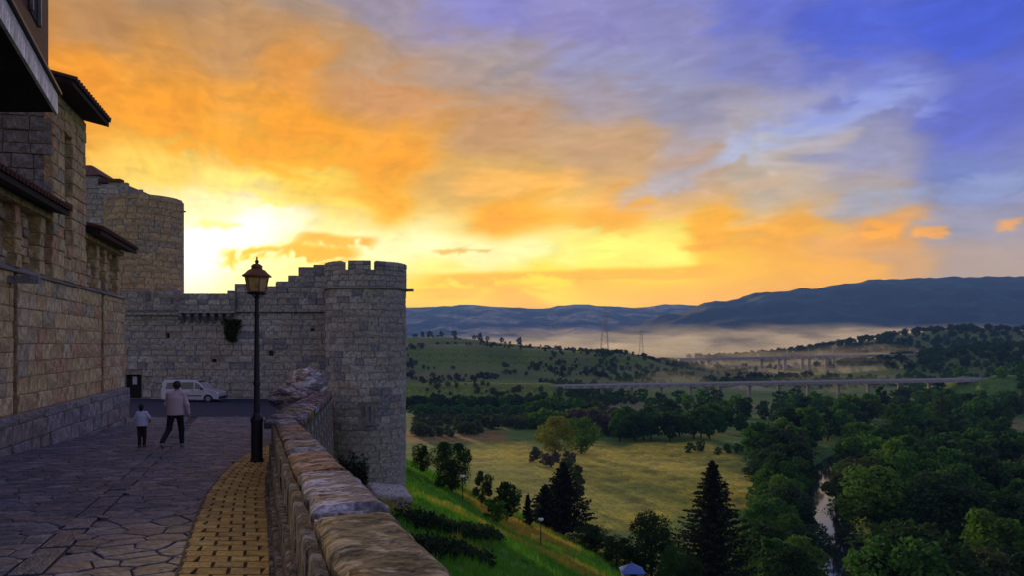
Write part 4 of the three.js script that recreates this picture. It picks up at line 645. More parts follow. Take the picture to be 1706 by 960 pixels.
  mesh('body', mergeGeometries(parts), skin, G);
  // clothes follow the body a little outside it
  const w = look.loose, hemY = j.hip[1] + look.hem, mix3 = (p, q, t) => [lerp(p[0], q[0], t), lerp(p[1], q[1], t), lerp(p[2], q[2], t)], jk = [];
  for (const q of [-1, 1]) jk.push([[j.hip[0] + q * 0.075, hemY - 0.1, j.hip[2] + 0.01], [j.chest[0] + q * 0.085, j.chest[1], j.chest[2]], 0.115 + w, 0.108 + w, 1.05]);
  jk.push([[j.hip[0], hemY - 0.1, j.hip[2] + 0.01], j.chest, 0.15 + w, 0.135 + w, 1.05]);
  jk.push([mix3(j.shL, j.shR, 0.12), mix3(j.shL, j.shR, 0.88), 0.075, 0.075], [j.chest, [j.neck[0], j.neck[1] - 0.02, j.neck[2]], 0.13, 0.07], [mix3(j.shL, [j.neck[0], j.neck[1] - 0.05, j.neck[2]], 0.3), mix3(j.shR, [j.neck[0], j.neck[1] - 0.05, j.neck[2]], 0.3), 0.07, 0.07]);
  for (const s of ['L', 'R']) { const e = j['elbow' + s], wr = j['wrist' + s], q = look.sleeve, m = mix3(j['sh' + s], [j.chest[0], j['sh' + s][1] - 0.02, j['sh' + s][2]], 0.1); jk.push([m, e, 0.068, 0.058]); if (q) jk.push([e, mix3(e, wr, q), 0.058, 0.046]); }
  const torso = jk.slice(0, 6), arms = jk.slice(3);
  mesh('jacket', mergeGeometries([blob(torso, lo, hi, 0.014, 0.05, hemY), blob(arms, lo, hi, 0.014, 0.05)]), mat(...look.top, { roughness: 0.95 }), G);
  const tr = [[j.hip, [j.hip[0], j.hip[1] + 0.1, j.hip[2]], 0.145, 0.14, 1.2]]; for (const s of ['L', 'R']) tr.push([j['hip' + s], j['knee' + s], 0.1, 0.074], [j['knee' + s], [j['ank' + s][0], j['ank' + s][1] + 0.02, j['ank' + s][2]], 0.074, 0.058]);
  mesh('trousers', blob(tr, lo, hi, 0.014, 0.03), mat(...look.trousers), G);
  const hb = [hd[0], hd[1] + 0.035, hd[2] - f * 0.022]; mesh('hair', blob([[hb, [hb[0], hb[1] - 0.02, hb[2] - f * 0.012], 0.1, 0.098], [[hb[0], hb[1] - 0.05, hb[2] - f * 0.02], [hb[0], hb[1] - look.hairLen, hb[2] - f * 0.03], 0.082, 0.06]], [hd[0] - 0.16, hd[1] - 0.3, hd[2] - 0.2], [hd[0] + 0.16, hd[1] + 0.2, hd[2] + 0.2], 0.009, 0.02), mat(0.014, 0.011, 0.01, { roughness: 0.7 }), G);
  for (const s of ['L', 'R']) { const a = j['ank' + s], t = j['toe' + s]; const m = mesh('shoe', blob([[[a[0], a[1] - 0.02, a[2] - f * 0.01], t, 0.056, 0.042]], [Math.min(a[0], t[0]) - 0.12, Math.min(a[1], t[1]) - 0.14, Math.min(a[2], t[2]) - 0.14], [Math.max(a[0], t[0]) + 0.12, Math.max(a[1], t[1]) + 0.12, Math.max(a[2], t[2]) + 0.14], 0.012), mat(...look.shoe), G); }
  return G;
}
// walking away: local -z is ahead; the left foot trails with its heel up
person('person in light mauve jacket and dark trousers walking away down the street', 293, 20.6, 1.76, 0.22, {
  hip: [0, 0.93, 0], chest: [0.01, 1.27, -0.05], neck: [0.02, 1.5, -0.09], head: [0.02, 1.64, -0.13], face: -1,
  shL: [-0.19, 1.41, -0.06], elbowL: [-0.25, 1.15, -0.12], wristL: [-0.22, 0.93, -0.24], shR: [0.21, 1.41, -0.06], elbowR: [0.29, 1.14, 0.02], wristR: [0.33, 0.9, 0.0],
  hipL: [-0.1, 0.9, 0], kneeL: [-0.16, 0.5, -0.02], ankL: [-0.27, 0.16, 0.3], toeL: [-0.27, 0.045, 0.17], hipR: [0.1, 0.9, 0], kneeR: [0.12, 0.49, -0.16], ankR: [0.13, 0.085, -0.16], toeR: [0.135, 0.042, -0.31],
}, { top: [0.52, 0.42, 0.42], trousers: [0.014, 0.013, 0.017], shoe: [0.3, 0.32, 0.34], hem: -0.06, loose: 0.03, sleeve: 0.95, hairLen: 0.06 });
person('small child in pale blue shirt and dark trousers walking beside the adult', 237, 20.7, 1.2, 0.15, {
  hip: [0, 0.86, 0], chest: [0, 1.2, -0.02], neck: [0, 1.4, -0.02], head: [-0.02, 1.57, -0.05], face: -1,
  shL: [-0.17, 1.33, -0.02], elbowL: [-0.27, 1.12, -0.02], wristL: [-0.24, 1.02, -0.2], shR: [0.17, 1.33, -0.02], elbowR: [0.3, 1.15, 0.02], wristR: [0.24, 1.02, -0.17],
  hipL: [-0.08, 0.84, 0], kneeL: [-0.09, 0.46, -0.03], ankL: [-0.08, 0.09, 0.02], toeL: [-0.09, 0.042, -0.12], hipR: [0.08, 0.84, 0], kneeR: [0.08, 0.46, -0.07], ankR: [0.07, 0.09, -0.06], toeR: [0.08, 0.042, -0.2],
}, { top: [0.55, 0.62, 0.78], trousers: [0.03, 0.014, 0.02], shoe: [0.16, 0.08, 0.08], hem: -0.02, loose: 0.02, sleeve: 0, hairLen: 0.16 });
// ================================================================ trees
function leafQuads(out, c, s, r, up = 0.3) {   // a small leaf spray: one bent quad
  const a = r() * 6.283, t = Math.acos(clamp(r() * 2 - 1, -1, 1)), n = new THREE.Vector3(Math.sin(t) * Math.cos(a), Math.cos(t) + up, Math.sin(t) * Math.sin(a)).normalize();
  const u = new THREE.Vector3(r() - 0.5, r() - 0.5, r() - 0.5).cross(n).normalize(), v = new THREE.Vector3().crossVectors(n, u), q = s * (0.7 + r() * 0.7);
  const P = [[-0.5, 0], [0, -0.36], [0.55, 0.05], [0.02, 0.38]].map(([x, y], i) => [c[0] + (u.x * x + v.x * y) * q + (i % 2 ? n.x * q * 0.12 : 0), c[1] + (u.y * x + v.y * y) * q + (i % 2 ? n.y * q * 0.12 : 0), c[2] + (u.z * x + v.z * y) * q + (i % 2 ? n.z * q * 0.12 : 0)]);
  out.push(...P[0], ...P[1], ...P[2], ...P[0], ...P[2], ...P[3]);
}
function geoOf(pos) { const g = new THREE.BufferGeometry(); g.setAttribute('position', new THREE.Float32BufferAttribute(pos, 3)); g.computeVertexNormals(); return g; }
// crown of a 10 m broadleaf tree: uneven lobes of leaf sprays with gaps between
function crown(seed, n, leaf, { w = 3.6, y0 = 2.2, y1 = 10, lobes = 13, taper = 0.5 } = {}) {
  const r = rng(seed), pos = [], Lb = [];
  for (let i = 0; i < lobes; i++) { const t = (i + r() * 0.8) / lobes, a = i * 2.4 + r() * 1.3, prof = Math.sin(Math.PI * clamp(0.16 + t * 0.84, 0, 1)) ** taper, rr = w * prof * (0.3 + 0.6 * r()); Lb.push([Math.cos(a) * rr, lerp(y0 + 0.9, y1 - 1.2, t), Math.sin(a) * rr, w * (0.26 + 0.3 * r()) * (0.6 + 0.4 * prof)]); }
  for (let i = 0; i < n; i++) { const l = Lb[Math.floor(r() * lobes)], a = r() * 6.283, z = r() * 2 - 1.0, q = Math.sqrt(1 - z * z), k = l[3] * (0.45 + 0.6 * Math.sqrt(r())) * (0.85 + 0.3 * r()); leafQuads(pos, [l[0] + Math.cos(a) * q * k, l[1] + z * k * 0.8, l[2] + Math.sin(a) * q * k], leaf, r); }
  return geoOf(pos);
}
function trunkGeo(seed, h = 5) { const r = rng(seed), g = [bar([0, -0.8, 0], [0.1, h * 0.5, 0.05], 0.26, 0.19, 7), bar([0.1, h * 0.48, 0.05], [0.05, h * 1.1, 0], 0.19, 0.09, 6)]; for (let i = 0; i < 5; i++) { const a = i * 1.3 + r(), y = h * (0.45 + 0.1 * i); g.push(bar([0.08, y, 0.03], [Math.cos(a) * 1.9, y + 1.5 + r(), Math.sin(a) * 1.9], 0.1, 0.03, 5)); } return merge(g); }
const FINE = [0, 1, 2, 3].map((k) => crown(300 + k * 7, 2600, 0.5, { w: 3.5 + 0.4 * (k % 2), lobes: 12 + k * 2 })), MIDC = [0, 1, 2].map((k) => crown(400 + k * 7, 950, 0.85, { w: 3.6 + k * 0.3, y0: 1.2, lobes: 10 + k * 2 })), FARC = [0, 1, 2].map((k) => crown(500 + k * 7, 330, 1.4, { w: 3.9 + k * 0.4, y0: 0.4, lobes: 8 + k }));
const WILLOW = crown(611, 3200, 0.42, { w: 4.2, y0: 0.8, lobes: 16, taper: 0.35 }), POPLAR = crown(612, 1500, 0.5, { w: 1.7, y0: 0.8, lobes: 14, taper: 0.4 }), BUSH = [0, 1].map((k) => crown(700 + k, 1100, 0.75, { w: 5, y0: -1, y1: 9, lobes: 12 }));
const POPLAR2 = crown(613, 2000, 0.5, { w: 2.3, y0: 1.5, y1: 12, lobes: 16, taper: 0.5 });
const DENSE = [0, 1, 2].map((k) => crown(350 + k * 7, 8500, 0.26, { w: 3.7, y0: 1.0, lobes: 18 + k * 2, taper: 0.4 }));
const TRUNK = [0, 1].map((k) => trunkGeo(800 + k)), TRUNKS = merge([bar([0, -1, 0], [0, 5, 0], 0.26, 0.12, 6)]);
function tree(name, category, label, group, x, d, h, wid, leaf, cg, trunk = TRUNK[0], sink = 0.1) {
  const g = thing(name, label, category, group, x, ground(x, d) - sink, -d), s = h / 10; g.scale.set(s * wid, s, s * wid); g.rotation.y = hsh(x * 13 | 0, d * 7 | 0) * 6.28;
  if (trunk) mesh('trunk', trunk, M.bark, g); mesh('crown', cg, leaf, g); return g;
}
// spruces: whorls of drooping boughs
function spruceGeo(seed, h, w, n) {
  const r = rng(seed), pos = [];
  for (let i = 0; i < n; i++) { const t = Math.pow((i + r()) / n, 0.8), y = h * (0.05 + 0.93 * t), L = w * (1 - t) ** 0.8 * (0.62 + 0.6 * r()) + 0.12, a = i * 2.399 + r() * 0.5; const K = Math.ceil(4 + L * 6);
    for (let k = 0; k < K; k++) { const q = (k + r()) / K, rr = L * q, yy = y - rr * 0.32 + rr * rr * 0.05 + (q > 0.75 ? 0.15 : 0), sp = 0.24 * L * (1 - q * 0.7); for (let m = 0; m < 2; m++) leafQuads(pos, [Math.cos(a) * rr - Math.sin(a) * (r() - 0.5) * sp * 2, yy + (r() - 0.6) * 0.22, Math.sin(a) * rr + Math.cos(a) * (r() - 0.5) * sp * 2], 0.4, r, 0.9); } }
  return geoOf(pos);
}
function spruce(label, px, d, topPy, w, seed, n = 130) {
  const x = X(px, d), y = ground(x, d), h = Yp(topPy, d) - y, g = thing('spruce_tree', label, 'tree', null, x, y - 0.1, -d); mesh('trunk', bar([0, -0.5, 0], [0, h * 0.97, 0], 0.3, 0.03, 8), M.bark, g); mesh('crown', spruceGeo(seed, h, w, n), L.spruce, g); return g;
}
spruce('dark pointed spruce in front of the hay meadow, left of two', 938, 124, 768, 6.4, 21, 230);
spruce('tallest dark spruce standing before the river trees, right of two', 1186, 108, 763, 9.2, 22, 300);
spruce('tiny dark conifer at the foot of the grassy slope', 879, 100, 824, 0.9, 23, 40);
spruce('short dark side conifer leaning on the left spruce', 908, 121, 806, 4.6, 24, 110);
const r6 = rng(2024);
// hillside trees near the tower
function keyTree(name, cat, label, px, d, topPy, half, leaf, cg) { const x = X(px, d), h = Yp(topPy, d) - ground(x, d) + 0.1; tree(name, cat, label, null, x, d, h, half / F * d / (0.44 * h), leaf, cg); }
keyTree('round_tree', 'tree', 'large dark round tree on slope just right of the tower', 752, 98, 729, 42, L.deep, DENSE[1]);
keyTree('round_tree', 'tree', 'smaller dark tree between the tower and the large round tree', 702, 112, 738, 22, L.deep, DENSE[2]);
keyTree('shrub', 'shrub', 'yellow green shrub right of the large round tree', 803, 100, 780, 20, L.olive, MIDC[0]);
keyTree('shrub', 'shrub', 'dark bushy shrub above the hay meadow edge', 845, 96, 800, 27, L.deep, MIDC[1]);
keyTree('shrub', 'shrub', 'low shrub on the slope beside the tiny conifer', 826, 88, 826, 20, L.mid, MIDC[2]);
keyTree('round_tree', 'tree', 'broad dark tree between the two spruces', 1085, 104, 850, 58, L.deep, DENSE[0]);
keyTree('round_tree', 'tree', 'dark leafy tree at the foot of the left spruce', 984, 112, 872, 42, L.deep, DENSE[1]);
keyTree('round_tree', 'tree', 'low dark tree right of the left spruce', 1026, 102, 890, 36, L.deep, DENSE[2]);
keyTree('shrub', 'shrub', 'green bush beside the blue roof', 1122, 98, 905, 34, L.mid, DENSE[0]);
keyTree('shrub', 'shrub', 'pale green bush right of the tallest spruce', 1238, 118, 868, 30, L.light, DENSE[1]);
keyTree('shrub', 'shrub', 'dark green bush in the bottom centre of view', 1150, 90, 925, 36, L.deep, DENSE[2]);
// by the meadows
tree('willow_tree', 'tree', 'large yellow green willow between the two hay meadows', null, X(925, 345), 345, 19, 1.25, L.willow, WILLOW);
tree('willow_tree', 'tree', 'greener willow overlapping the large yellow willow', null, X(968, 352), 352, 18, 1.25, L.light, WILLOW);
tree('poplar_tree', 'tree', 'slim light green tree standing in the meadow behind the spruce', null, X(962, 240), 240, 13.5, 1.0, L.olive, POPLAR);
for (let i = 0; i < 9; i++) tree('grey_shrub', 'shrub', 'greyish pink bare shrub in thicket behind the willows', 'bare grey shrubs behind the willows', X(955 + i * 13 + r6() * 8, 420), 420 + r6() * 40, 9 + r6() * 6, 1.1, L.grey, MIDC[i % 3], TRUNKS);
for (let i = 0; i < 17; i++) tree('hedge_tree', 'tree', 'dark green tree in the row closing the hay meadow', 'trees closing the hay meadow', X(1035 + i * 15 + r6() * 9, 380), 378 + r6() * 46 + i * 1.5, 12 + r6() * 8, 1.05, r6() < 0.4 ? L.mid : L.deep, MIDC[i % 3], TRUNK[1]);
for (let i = 0; i < 7; i++) tree('meadow_shrub', 'shrub', 'brownish scrub bush between the willow and the slim tree', 'scrub between the meadows', X(884 + i * 11 + r6() * 9, 300), 285 + r6() * 45, 3 + r6() * 5, 1.2, i % 2 ? L.olive : L.grey, MIDC[i % 3], null);
for (let i = 0; i < 6; i++) tree('pale_shrub', 'shrub', 'small blue green bush at the edge of hay meadow', 'bushes along the meadow edge', X(1150 + i * 20 + r6() * 8, 352), 350 + r6() * 12, 3.5 + r6() * 2.5, 1.3, L.mid, FARC[i % 3], null);
function toned(name, cat, where, group, x, d, h, wid, leaf, cg, trunk) { const px = 853 + F * x / d; return tree(name, cat, `${h > 15 ? 'tall ' : h < 11 ? 'low ' : ''}${leaf.name} tree ${where}, ${d < 190 ? 'close by' : d < 270 ? 'nearer part' : d < 380 ? 'middle part' : d < 520 ? 'farther part' : 'far end'}${px > 1560 ? ', at right' : ''}`, group, x, d, h, wid, leaf, cg, trunk); }
// belts along the river
function along(n, off0, off1, t0, t1, fn) { const c = new THREE.CatmullRomCurve3(RIVER.map(([x, d]) => new THREE.Vector3(x, d, 0))); for (let i = 0; i < n; i++) { const t = lerp(t0, t1, (i + r6() * 0.8) / n), p = c.getPoint(t), q = c.getTangent(t), o = off0 + (off1 - off0) * r6(), x = p.x + q.y * o, d = p.y - q.x * o; fn(x, d, i); } }
const pick = (i) => [L.mid, L.deep, L.fresh, L.light, L.mid, L.deep, L.dusky, L.fresh, L.olive][(i * 5 + (r6() * 3 | 0)) % 9];
along(96, -6, -27, 0.12, 0.78, (x, d, i) => d > 138 && 853 + F * x / d > 1262 && toned('riverside_tree', 'tree', 'on near bank of the river', 'near bank river trees', x, d, 10 + r6() ** 1.5 * 11, 0.95 + r6() * 0.4, pick(i), i % 7 === 3 ? POPLAR2 : d < 260 ? FINE[i % 4] : MIDC[i % 3]));
along(120, 7, 46, 0.06, 0.8, (x, d, i) => d > 125 && toned('riverside_tree', 'tree', 'on far bank of the river', 'far bank river trees', x, d, 9 + r6() ** 1.5 * 12, 0.95 + r6() * 0.4, pick(i + 1), i % 8 === 5 ? POPLAR2 : i % 9 === 2 ? WILLOW : d < 230 ? FINE[i % 4] : MIDC[i % 3]));
// woods and hedges right of the river
for (let i = 0; i < 210; i++) { const px = 1420 + r6() * 300, py = 690 + r6() ** 0.8 * 250, d = 49.6 * F / (py - 575), x = X(px, d); if (riverDist(x, d) < 34 || fieldColour(x, d, 0)[0] > 0.62) continue; toned('valley_tree', 'tree', 'in woods right of the river', 'woods right of the river', x, d, 9 + r6() * 8, 1.1, pick(i + 2), d < 200 ? FINE[i % 4] : MIDC[i % 3]); }
for (let i = 0; i < 34; i++) { const px = 1490 + r6() * 230, d = 520 + r6() * 210, x = X(px, d); if (riverDist(x, d) < 14) continue; toned('valley_tree', 'tree', 'below the wooded hill', 'trees below the wooded hill', x, d, 10 + r6() * 8, 1.2, pick(i), FARC[i % 3], TRUNKS); }
// below and beyond the viaduct
for (let i = 0; i < 44; i++) { const px = 1065 + r6() * 440, d = 500 + r6() * 185, x = X(px, d); if (riverDist(x, d) < 12 || (px < 1260 && d > 590 && r6() < 0.6)) continue; toned('copse_tree', 'tree', 'below the near viaduct', 'trees below the near viaduct', x, d, 7 + r6() * 9, 1.2, pick(i), FARC[i % 3], TRUNKS); }
// hedgerows across the left of the valley
for (const [d, px0, px1, n, h, lab, grp, lf] of [[600, 660, 905, 34, 9.5, 'dark tree in the long hedgerow below the road', 'long hedgerow below the road', L.deep], [468, 770, 900, 16, 8, 'bushy tree in the short hedge above the hay meadow', 'short hedge above the meadow', L.olive], [720, 900, 1060, 12, 7, 'scattered tree beside the road before the viaduct', 'trees beside the road', L.mid], [425, 690, 800, 13, 7, 'low bushy tree in the hedge left of the hay meadow', 'hedge left of the meadow', L.olive], [545, 690, 880, 20, 7, 'rounded green bush in the middle hedgerow of the valley', 'middle valley hedgerow', L.mid], [455, 880, 1010, 12, 11, 'soft green tree in the thicket behind the willows', 'thicket behind the willows', L.light], [520, 880, 1000, 12, 12, 'soft green tree in the copse above the willows', 'copse above the willows', L.olive]])
  for (let i = 0; i < n; i++) tree('hedgerow_tree', 'tree', lab, grp, X(lerp(px0, px1, (i + r6() * 0.7) / n), d), d + (r6() - 0.5) * 26, h * (0.75 + 0.5 * r6()), 1.35, r6() < 0.25 ? L.mid : lf, FARC[i % 3], TRUNKS);
// scrub on the ridge and woods on the right-hand hill: too many to count
{
  const inst = (name, n, lf, geo, fn, hmin, hmax) => { const m = new THREE.InstancedMesh(geo, lf, n), o = new THREE.Object3D(); let c = 0; for (let i = 0; i < n * 4 && c < n; i++) { const q = fn(); if (!q) continue; const s = (hmin + r6() * (hmax - hmin)) / 10; o.position.set(q[0], ground(q[0], q[1]) - 0.3, -q[1]); o.scale.set(s * 1.25, s, s * 1.25); o.rotation.y = r6() * 6.28; o.updateMatrix(); m.setMatrixAt(c++, o.matrix); } m.count = c; m.name = name; shade(m); stuff(m); scene.add(m); return m; };
  const tagS = (m, label, category) => { m.userData.label = label; m.userData.category = category; };
  tagS(inst('ridge_scrub', 1500, L.scrub, FARC[0], () => { const x = lerp(-330, 420, r6()), d = 820 + r6() * 640; return fbm(x * 0.012 + 3, d * 0.012, 3) > 0.53 || Math.abs(((d + x * 0.35) % 150) - 75) < 5 ? [x, d] : null; }, 1.5, 7.5), 'scattered scrub covering the low ridge left of the viaducts', 'scrub');
  tagS(inst('meadow_scrub', 700, L.olive, FARC[1], () => { const px = 690 + r6() * 370, d = 410 + r6() * 290, x = X(px, d); return fbm(x * 0.03 + 18, d * 0.02, 3) > 0.54 ? [x, d] : null; }, 1.5, 5), 'low scrub scattered between the hedgerows left of the viaduct', 'scrub');
  tagS(inst('hillside_wood', 1700, L.deep, FARC[1], () => { const x = lerp(380, 1500, r6()), d = 860 + r6() * 900; return ground(x, d) > -33 + 6 * r6() ? [x, d] : null; }, 7, 13), 'dense dark wood over the hill at right of valley', 'wood');
  tagS(inst('valley_scrub', 1300, L.mid, FARC[2], () => { const px = 900 + r6() * 830, d = 560 + r6() * 620, x = X(px, d); return fbm(x * 0.015 + 8, d * 0.01, 3) > 0.5 && riverDist(x, d) > 20 && Math.abs(d - 700) > 14 ? [x, d] : null; }, 2.5, 7), 'low bushes scattered over the valley under the viaducts', 'scrub');
}
for (let i = 0; i < 9; i++) { const px = [704, 716, 735, 757, 790, 800, 812, 836, 866][i], d = 1370; tree('ridge_tree', 'tree', 'small dark tree on the skyline of the low ridge', 'skyline trees on the low ridge', X(px, d), d, 9 + r6() * 6, 0.9, L.deep, FARC[i % 3], TRUNKS); }
// hedges on the slope below the parapet
function hedge(label, pts, h, w, seed) { const r = rng(seed), pos = []; const g = thing('hedge', label, 'hedge'); for (let i = 0; i < pts.length - 1; i++) { const [x0, d0] = pts[i], [x1, d1] = pts[i + 1], l = Math.hypot(x1 - x0, d1 - d0), n = Math.round(l * 300); for (let k = 0; k < n; k++) { const t = r(), x = lerp(x0, x1, t), d = lerp(d0, d1, t), a = r() * 6.283, rr = Math.sqrt(r()) * (0.7 + 0.5 * fbm(x * 1.1, d * 1.1, 2)); const cx = x + Math.cos(a) * rr * w * (0.7 + 0.6 * fbm(x + 9, d, 2)), cd = d + Math.sin(a) * rr * w; leafQuads(pos, [cx, ground(x, d) + h * (0.05 + r() * 0.95 * Math.sqrt(Math.max(0.05, 1.25 - rr))), -cd], 0.22, r); } } mesh('foliage', geoOf(pos), L.hedge, g); const [bx, bd] = pts[0]; rebase(g, bx, ground(bx, bd), -bd); }
hedge('upper dark hedge on the grassy slope under the parapet', [[X(668, 47), 47], [X(720, 50), 50], [X(775, 56), 56], [X(828, 62), 62]], 1.25, 0.8, 5);
hedge('lower dark hedge on the grassy slope under the parapet', [[X(690, 38), 38], [X(745, 42), 42], [X(812, 48), 48]], 1.2, 0.8, 6);
// ivy
function ivy(label, n, fn, parent) { const r = rng(n), pos = [], g = thing('ivy_plant', label, 'ivy'); let b = null; for (let i = 0; i < n; i++) { const q = fn(r); b ??= q; leafQuads(pos, q, 0.24, r); } mesh('foliage', geoOf(pos), L.ivy, g); rebase(g, ...b); }
ivy('dark ivy clump hanging under the parapet of castle wall', 500, (r) => { const t = r(); return [X(388) + (r() + r() - 1) * (0.9 - 0.5 * t), Yp(540) - t * 1.7 + 0.3, -CZ + 0.1 + r() * 0.35]; });
ivy('ivy climbing the foot of the corner tower', 1100, (r) => { const a = (-25 + 38 * r()) * Math.PI / 180, t = r() ** 1.4; return [X(610) + Math.sin(a) * (3.1 + r() * 0.5), -9.6 + t * 3.4 * (1 - Math.abs(r() - 0.5)), -60 + Math.cos(a) * (3.1 + r() * 0.6)]; });
// grass on the slope: tufts nobody could count
{
  const r = rng(77), tuft = (() => { const p = []; for (let i = 0; i < 9; i++) { const a = r() * 6.28, b = a + 1.4, x = (r() - 0.5) * 0.3, z = (r() - 0.5) * 0.3, h = 0.22 + r() * 0.25, o = 0.12; p.push(x - Math.cos(b) * 0.02, 0, z - Math.sin(b) * 0.02, x + Math.cos(b) * 0.02, 0, z + Math.sin(b) * 0.02, x + Math.cos(a) * o, h, z + Math.sin(a) * o); } return geoOf(p); })();
  for (const [name, n, c, want, label] of [['slope_grass', 16000, leafMat(0.11, 0.34, 0.025), (v, d) => v < 0.54 || d < 46, 'rough green grass on the slope below the parapet'], ['dry_grass', 7000, leafMat(0.44, 0.38, 0.06), (v, d) => v > 0.53 && d > 46, 'dry yellow grass on the slope below the parapet']]) {
    const m = new THREE.InstancedMesh(tuft, c, n), o = new THREE.Object3D(); let k = 0;
    for (let i = 0; i < n * 8 && k < n; i++) { const d = 14 + r() ** 0.7 * 110, px = 620 + r() * 480, x = X(px, d), s = sideOf(x, d); if (s < 1.4 || s > 62 || !want(fbm(x * 0.06 + 31, d * 0.06 + 7, 4) + (r() - 0.5) * 0.1, d)) continue; o.position.set(x, ground(x, d) - 0.03, -d); o.rotation.y = r() * 6.28; const q = 0.7 + r() * 1.1; o.scale.set(q, q * (0.7 + r() * 0.6), q); o.updateMatrix(); m.setMatrixAt(k++, o.matrix); }
    m.count = k; m.name = name; shade(m); stuff(m); m.userData.label = label; m.userData.category = 'grass'; scene.add(m);
  }
}
// ================================================================ viaducts, pylons, garden lamps
function viaduct(label, d, a, b, w, th, piers, pw, pair) {   // a, b: [px, py] of the deck's ends
  const A = [X(a[0], d), Yp(a[1], d)], B = [X(b[0], d), Yp(b[1], d)], V = thing('viaduct', label, 'bridge'), l = Math.hypot(B[0] - A[0], B[1] - A[1]), an = Math.atan2(B[1] - A[1], B[0] - A[0]), mx = (A[0] + B[0]) / 2, my = (A[1] + B[1]) / 2;
  const put = (name, g, m) => { g.rotateZ(an); g.translate(mx, my, -d); return mesh(name, boxUV(g, 0.1), m, V); };
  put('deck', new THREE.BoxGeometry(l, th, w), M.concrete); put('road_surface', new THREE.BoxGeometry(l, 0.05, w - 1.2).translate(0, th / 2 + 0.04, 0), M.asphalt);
  for (const s of [-1, 1]) put('guard_rail', new THREE.BoxGeometry(l, 0.95, 0.3).translate(0, th / 2 + 0.45, s * (w / 2 - 0.2)), mat(0.42, 0.43, 0.46));
  for (const px of piers) { const x = X(px, d), y = lerp(A[1], B[1], (x - A[0]) / (B[0] - A[0])) - th / 2, g = ground(x, d) - 1.5; for (const z of pair ? [-w * 0.3, w * 0.3] : [0]) { mesh('pier', merge([box(pw, y - g - 0.9, pw * 0.8, x, (y + g) / 2 - 0.45, -d + z)]), M.concrete, V); } mesh('pier_cap', box(pw * 1.5, 0.9, w * 0.8, x, y - 0.46, -d), M.concrete, V); }
  rebase(V, mx, -50, -d);
}
viaduct('long low road viaduct crossing the near valley', 700, [915, 646], [1640, 634], 12, 2.6, [1003, 1052, 1101, 1150, 1199, 1248, 1297, 1346, 1396, 1446, 1497, 1547, 1598], 2.6, false);
viaduct('smaller far viaduct behind the near one in mist', 1110, [1130, 600.5], [1530, 592.5], 12, 2.8, [1180, 1268, 1297, 1307, 1336, 1347, 1376, 1388, 1460], 4.0, false);
function pylon(label, px, d, topPy) {
  const x = X(px, d), y = ground(x, d), h = Yp(topPy, d) - y, G = thing('pylon', label, 'pylon', null, x, y - 0.3, -d), mt = mat(0.16, 0.17, 0.19, { roughness: 0.6 }), b = h * 0.085, t = h * 0.016, q = [[-1, -1], [1, -1], [1, 1], [-1, 1]], at = (k, f) => [q[k][0] * lerp(b, t, f), f * h, q[k][1] * lerp(b, t, f)], thick = h * 0.0032;
  for (let k = 0; k < 4; k++) mesh('leg', bar(at(k, 0), at(k, 1), thick * 1.3, thick, 4), mt, G);
  const br = []; for (let i = 0; i < 9; i++) for (let k = 0; k < 4; k++) { br.push(bar(at(k, i / 9), at((k + 1) % 4, (i + 1) / 9), thick * 0.6, thick * 0.6, 3)); } mesh('bracing', merge(br), mt, G);
  for (const f of [0.72, 0.83, 0.94]) mesh('cross_arm', bar([-h * 0.13, f * h, 0], [h * 0.13, f * h, 0], thick, thick, 4), mt, G);
}
pylon('tall lattice pylon in front of the far ridge', 1007, 1250, 513); pylon('lattice pylon standing in the mist right of the taller one', 1068, 1330, 550); pylon('distant lattice pylon on the wooded hill at far right', 1577, 1500, 548);
// white globe lamps in the garden below
function gardenLamp(label, px, py, d) { const x = X(px, d), y = ground(x, d), top = Yp(py, d), G = thing('garden_lamp', label, 'lamp', null, x, y - 0.2, -d); mesh('post', bar([0, 0, 0], [0, top - y, 0], 0.07, 0.05, 8), M.iron, G); mesh('globe', new THREE.SphereGeometry(0.24, 16, 12).scale(1.2, 0.9, 1).translate(0, top - y + 0.22, 0), mat(0.82, 0.83, 0.85, { roughness: 0.4 }), G); mesh('cap', new THREE.ConeGeometry(0.2, 0.12, 12).translate(0, top - y + 0.46, 0), M.iron, G); }
gardenLamp('white lamp head against the large round tree', 771, 794, 94); gardenLamp('small white lamp beside the left spruce', 901, 866, 84);
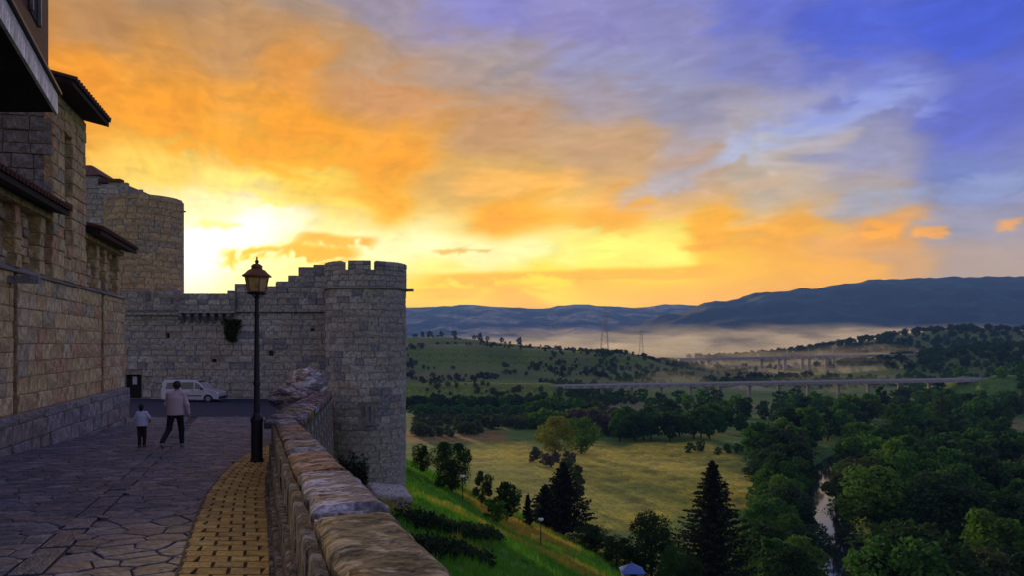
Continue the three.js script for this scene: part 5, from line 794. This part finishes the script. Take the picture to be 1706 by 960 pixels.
// blue roofed shed at the bottom of the view
{ const d = 92, x = X(1053, d), y = ground(x, d), G = thing('shed', 'small shed with a blue roof among trees at bottom of view', 'shed', null, x, y - 0.3, -d), t = Yp(944, d) - y + 0.3; mesh('wall', box(2.4, t - 0.4, 2.2, 0, (t - 0.4) / 2, 0), M.white, G); const rg = new THREE.CylinderGeometry(0.02, 2.0, 0.9, 4, 1).rotateY(Math.PI / 4); mesh('roof', rg.translate(0, t - 0.05, 0), mat(0.08, 0.16, 0.42), G); mesh('door', box(0.8, 1.7, 0.05, 0, 0.9, 1.13), M.timber, G); }
// ================================================================ mist lying in the far valley
{
  const fluff = tex(512, (u, v) => { const e = Math.min(ss(u, 0.01, 0.2), 1 - ss(u, 0.8, 0.99), ss(v, 0.02, 0.3), 1 - ss(v, 0.65, 0.98)); return clamp((fbm(u * 6 + 3, v * 4 + 8, 5) - 0.2) * 2.4, 0, 1) * e; });
  const G = new THREE.Group(); G.name = 'mist_bank'; stuff(G); G.userData.label = 'pale mist lying in the far valley under the mountain'; G.userData.category = 'mist'; scene.add(G);
  // each layer is the sloping, billowing face of a bank of mist: low in front, higher behind
  const lay = (px0, px1, d0, d1, y0, y1, op) => { const g = new THREE.PlaneGeometry(1, 1, 48, 14), dm = (d0 + d1) / 2, w0 = X(px0, dm), w1 = X(px1, dm); g.rotateX(-Math.PI / 2); const p = g.attributes.position; for (let i = 0; i < p.count; i++) { const u = p.getX(i) + 0.5, v = 0.5 - p.getZ(i); p.setXYZ(i, lerp(w0, w1, u), lerp(y0, y1, v) + (fbm(u * 6 + y0, v * 3, 3) - 0.5) * 22, -lerp(d0, d1, v)); } g.computeVertexNormals(); const m = pmat(0.9, 0.88, 0.86, { transparent: true, alphaMap: fluff, opacity: op, depthWrite: false, side: THREE.DoubleSide, transmission: 0.85, thickness: 0, roughness: 1, specularIntensity: 0 }); const o = mesh('mist_layer', g, m, G); o.castShadow = false; };
  lay(660, 1230, 1850, 1900, -55, 30, 0.8); lay(680, 1320, 1500, 1560, -46, 10, 0.3); lay(700, 1200, 1180, 1230, -46, -8, 0.16); lay(760, 1330, 1930, 1990, -50, 52, 0.55); lay(1000, 1480, 2060, 2110, -50, 64, 0.45); lay(1220, 1820, 2250, 2300, -40, 72, 0.45); lay(1330, 1960, 2400, 2430, 0, 58, 0.7); lay(1040, 1680, 1300, 1340, -52, 2, 0.3); lay(960, 1640, 1000, 1040, -52, -14, 0.22); lay(900, 1560, 780, 810, -58, -26, 0.2);
}
renderer.render(scene, camera);
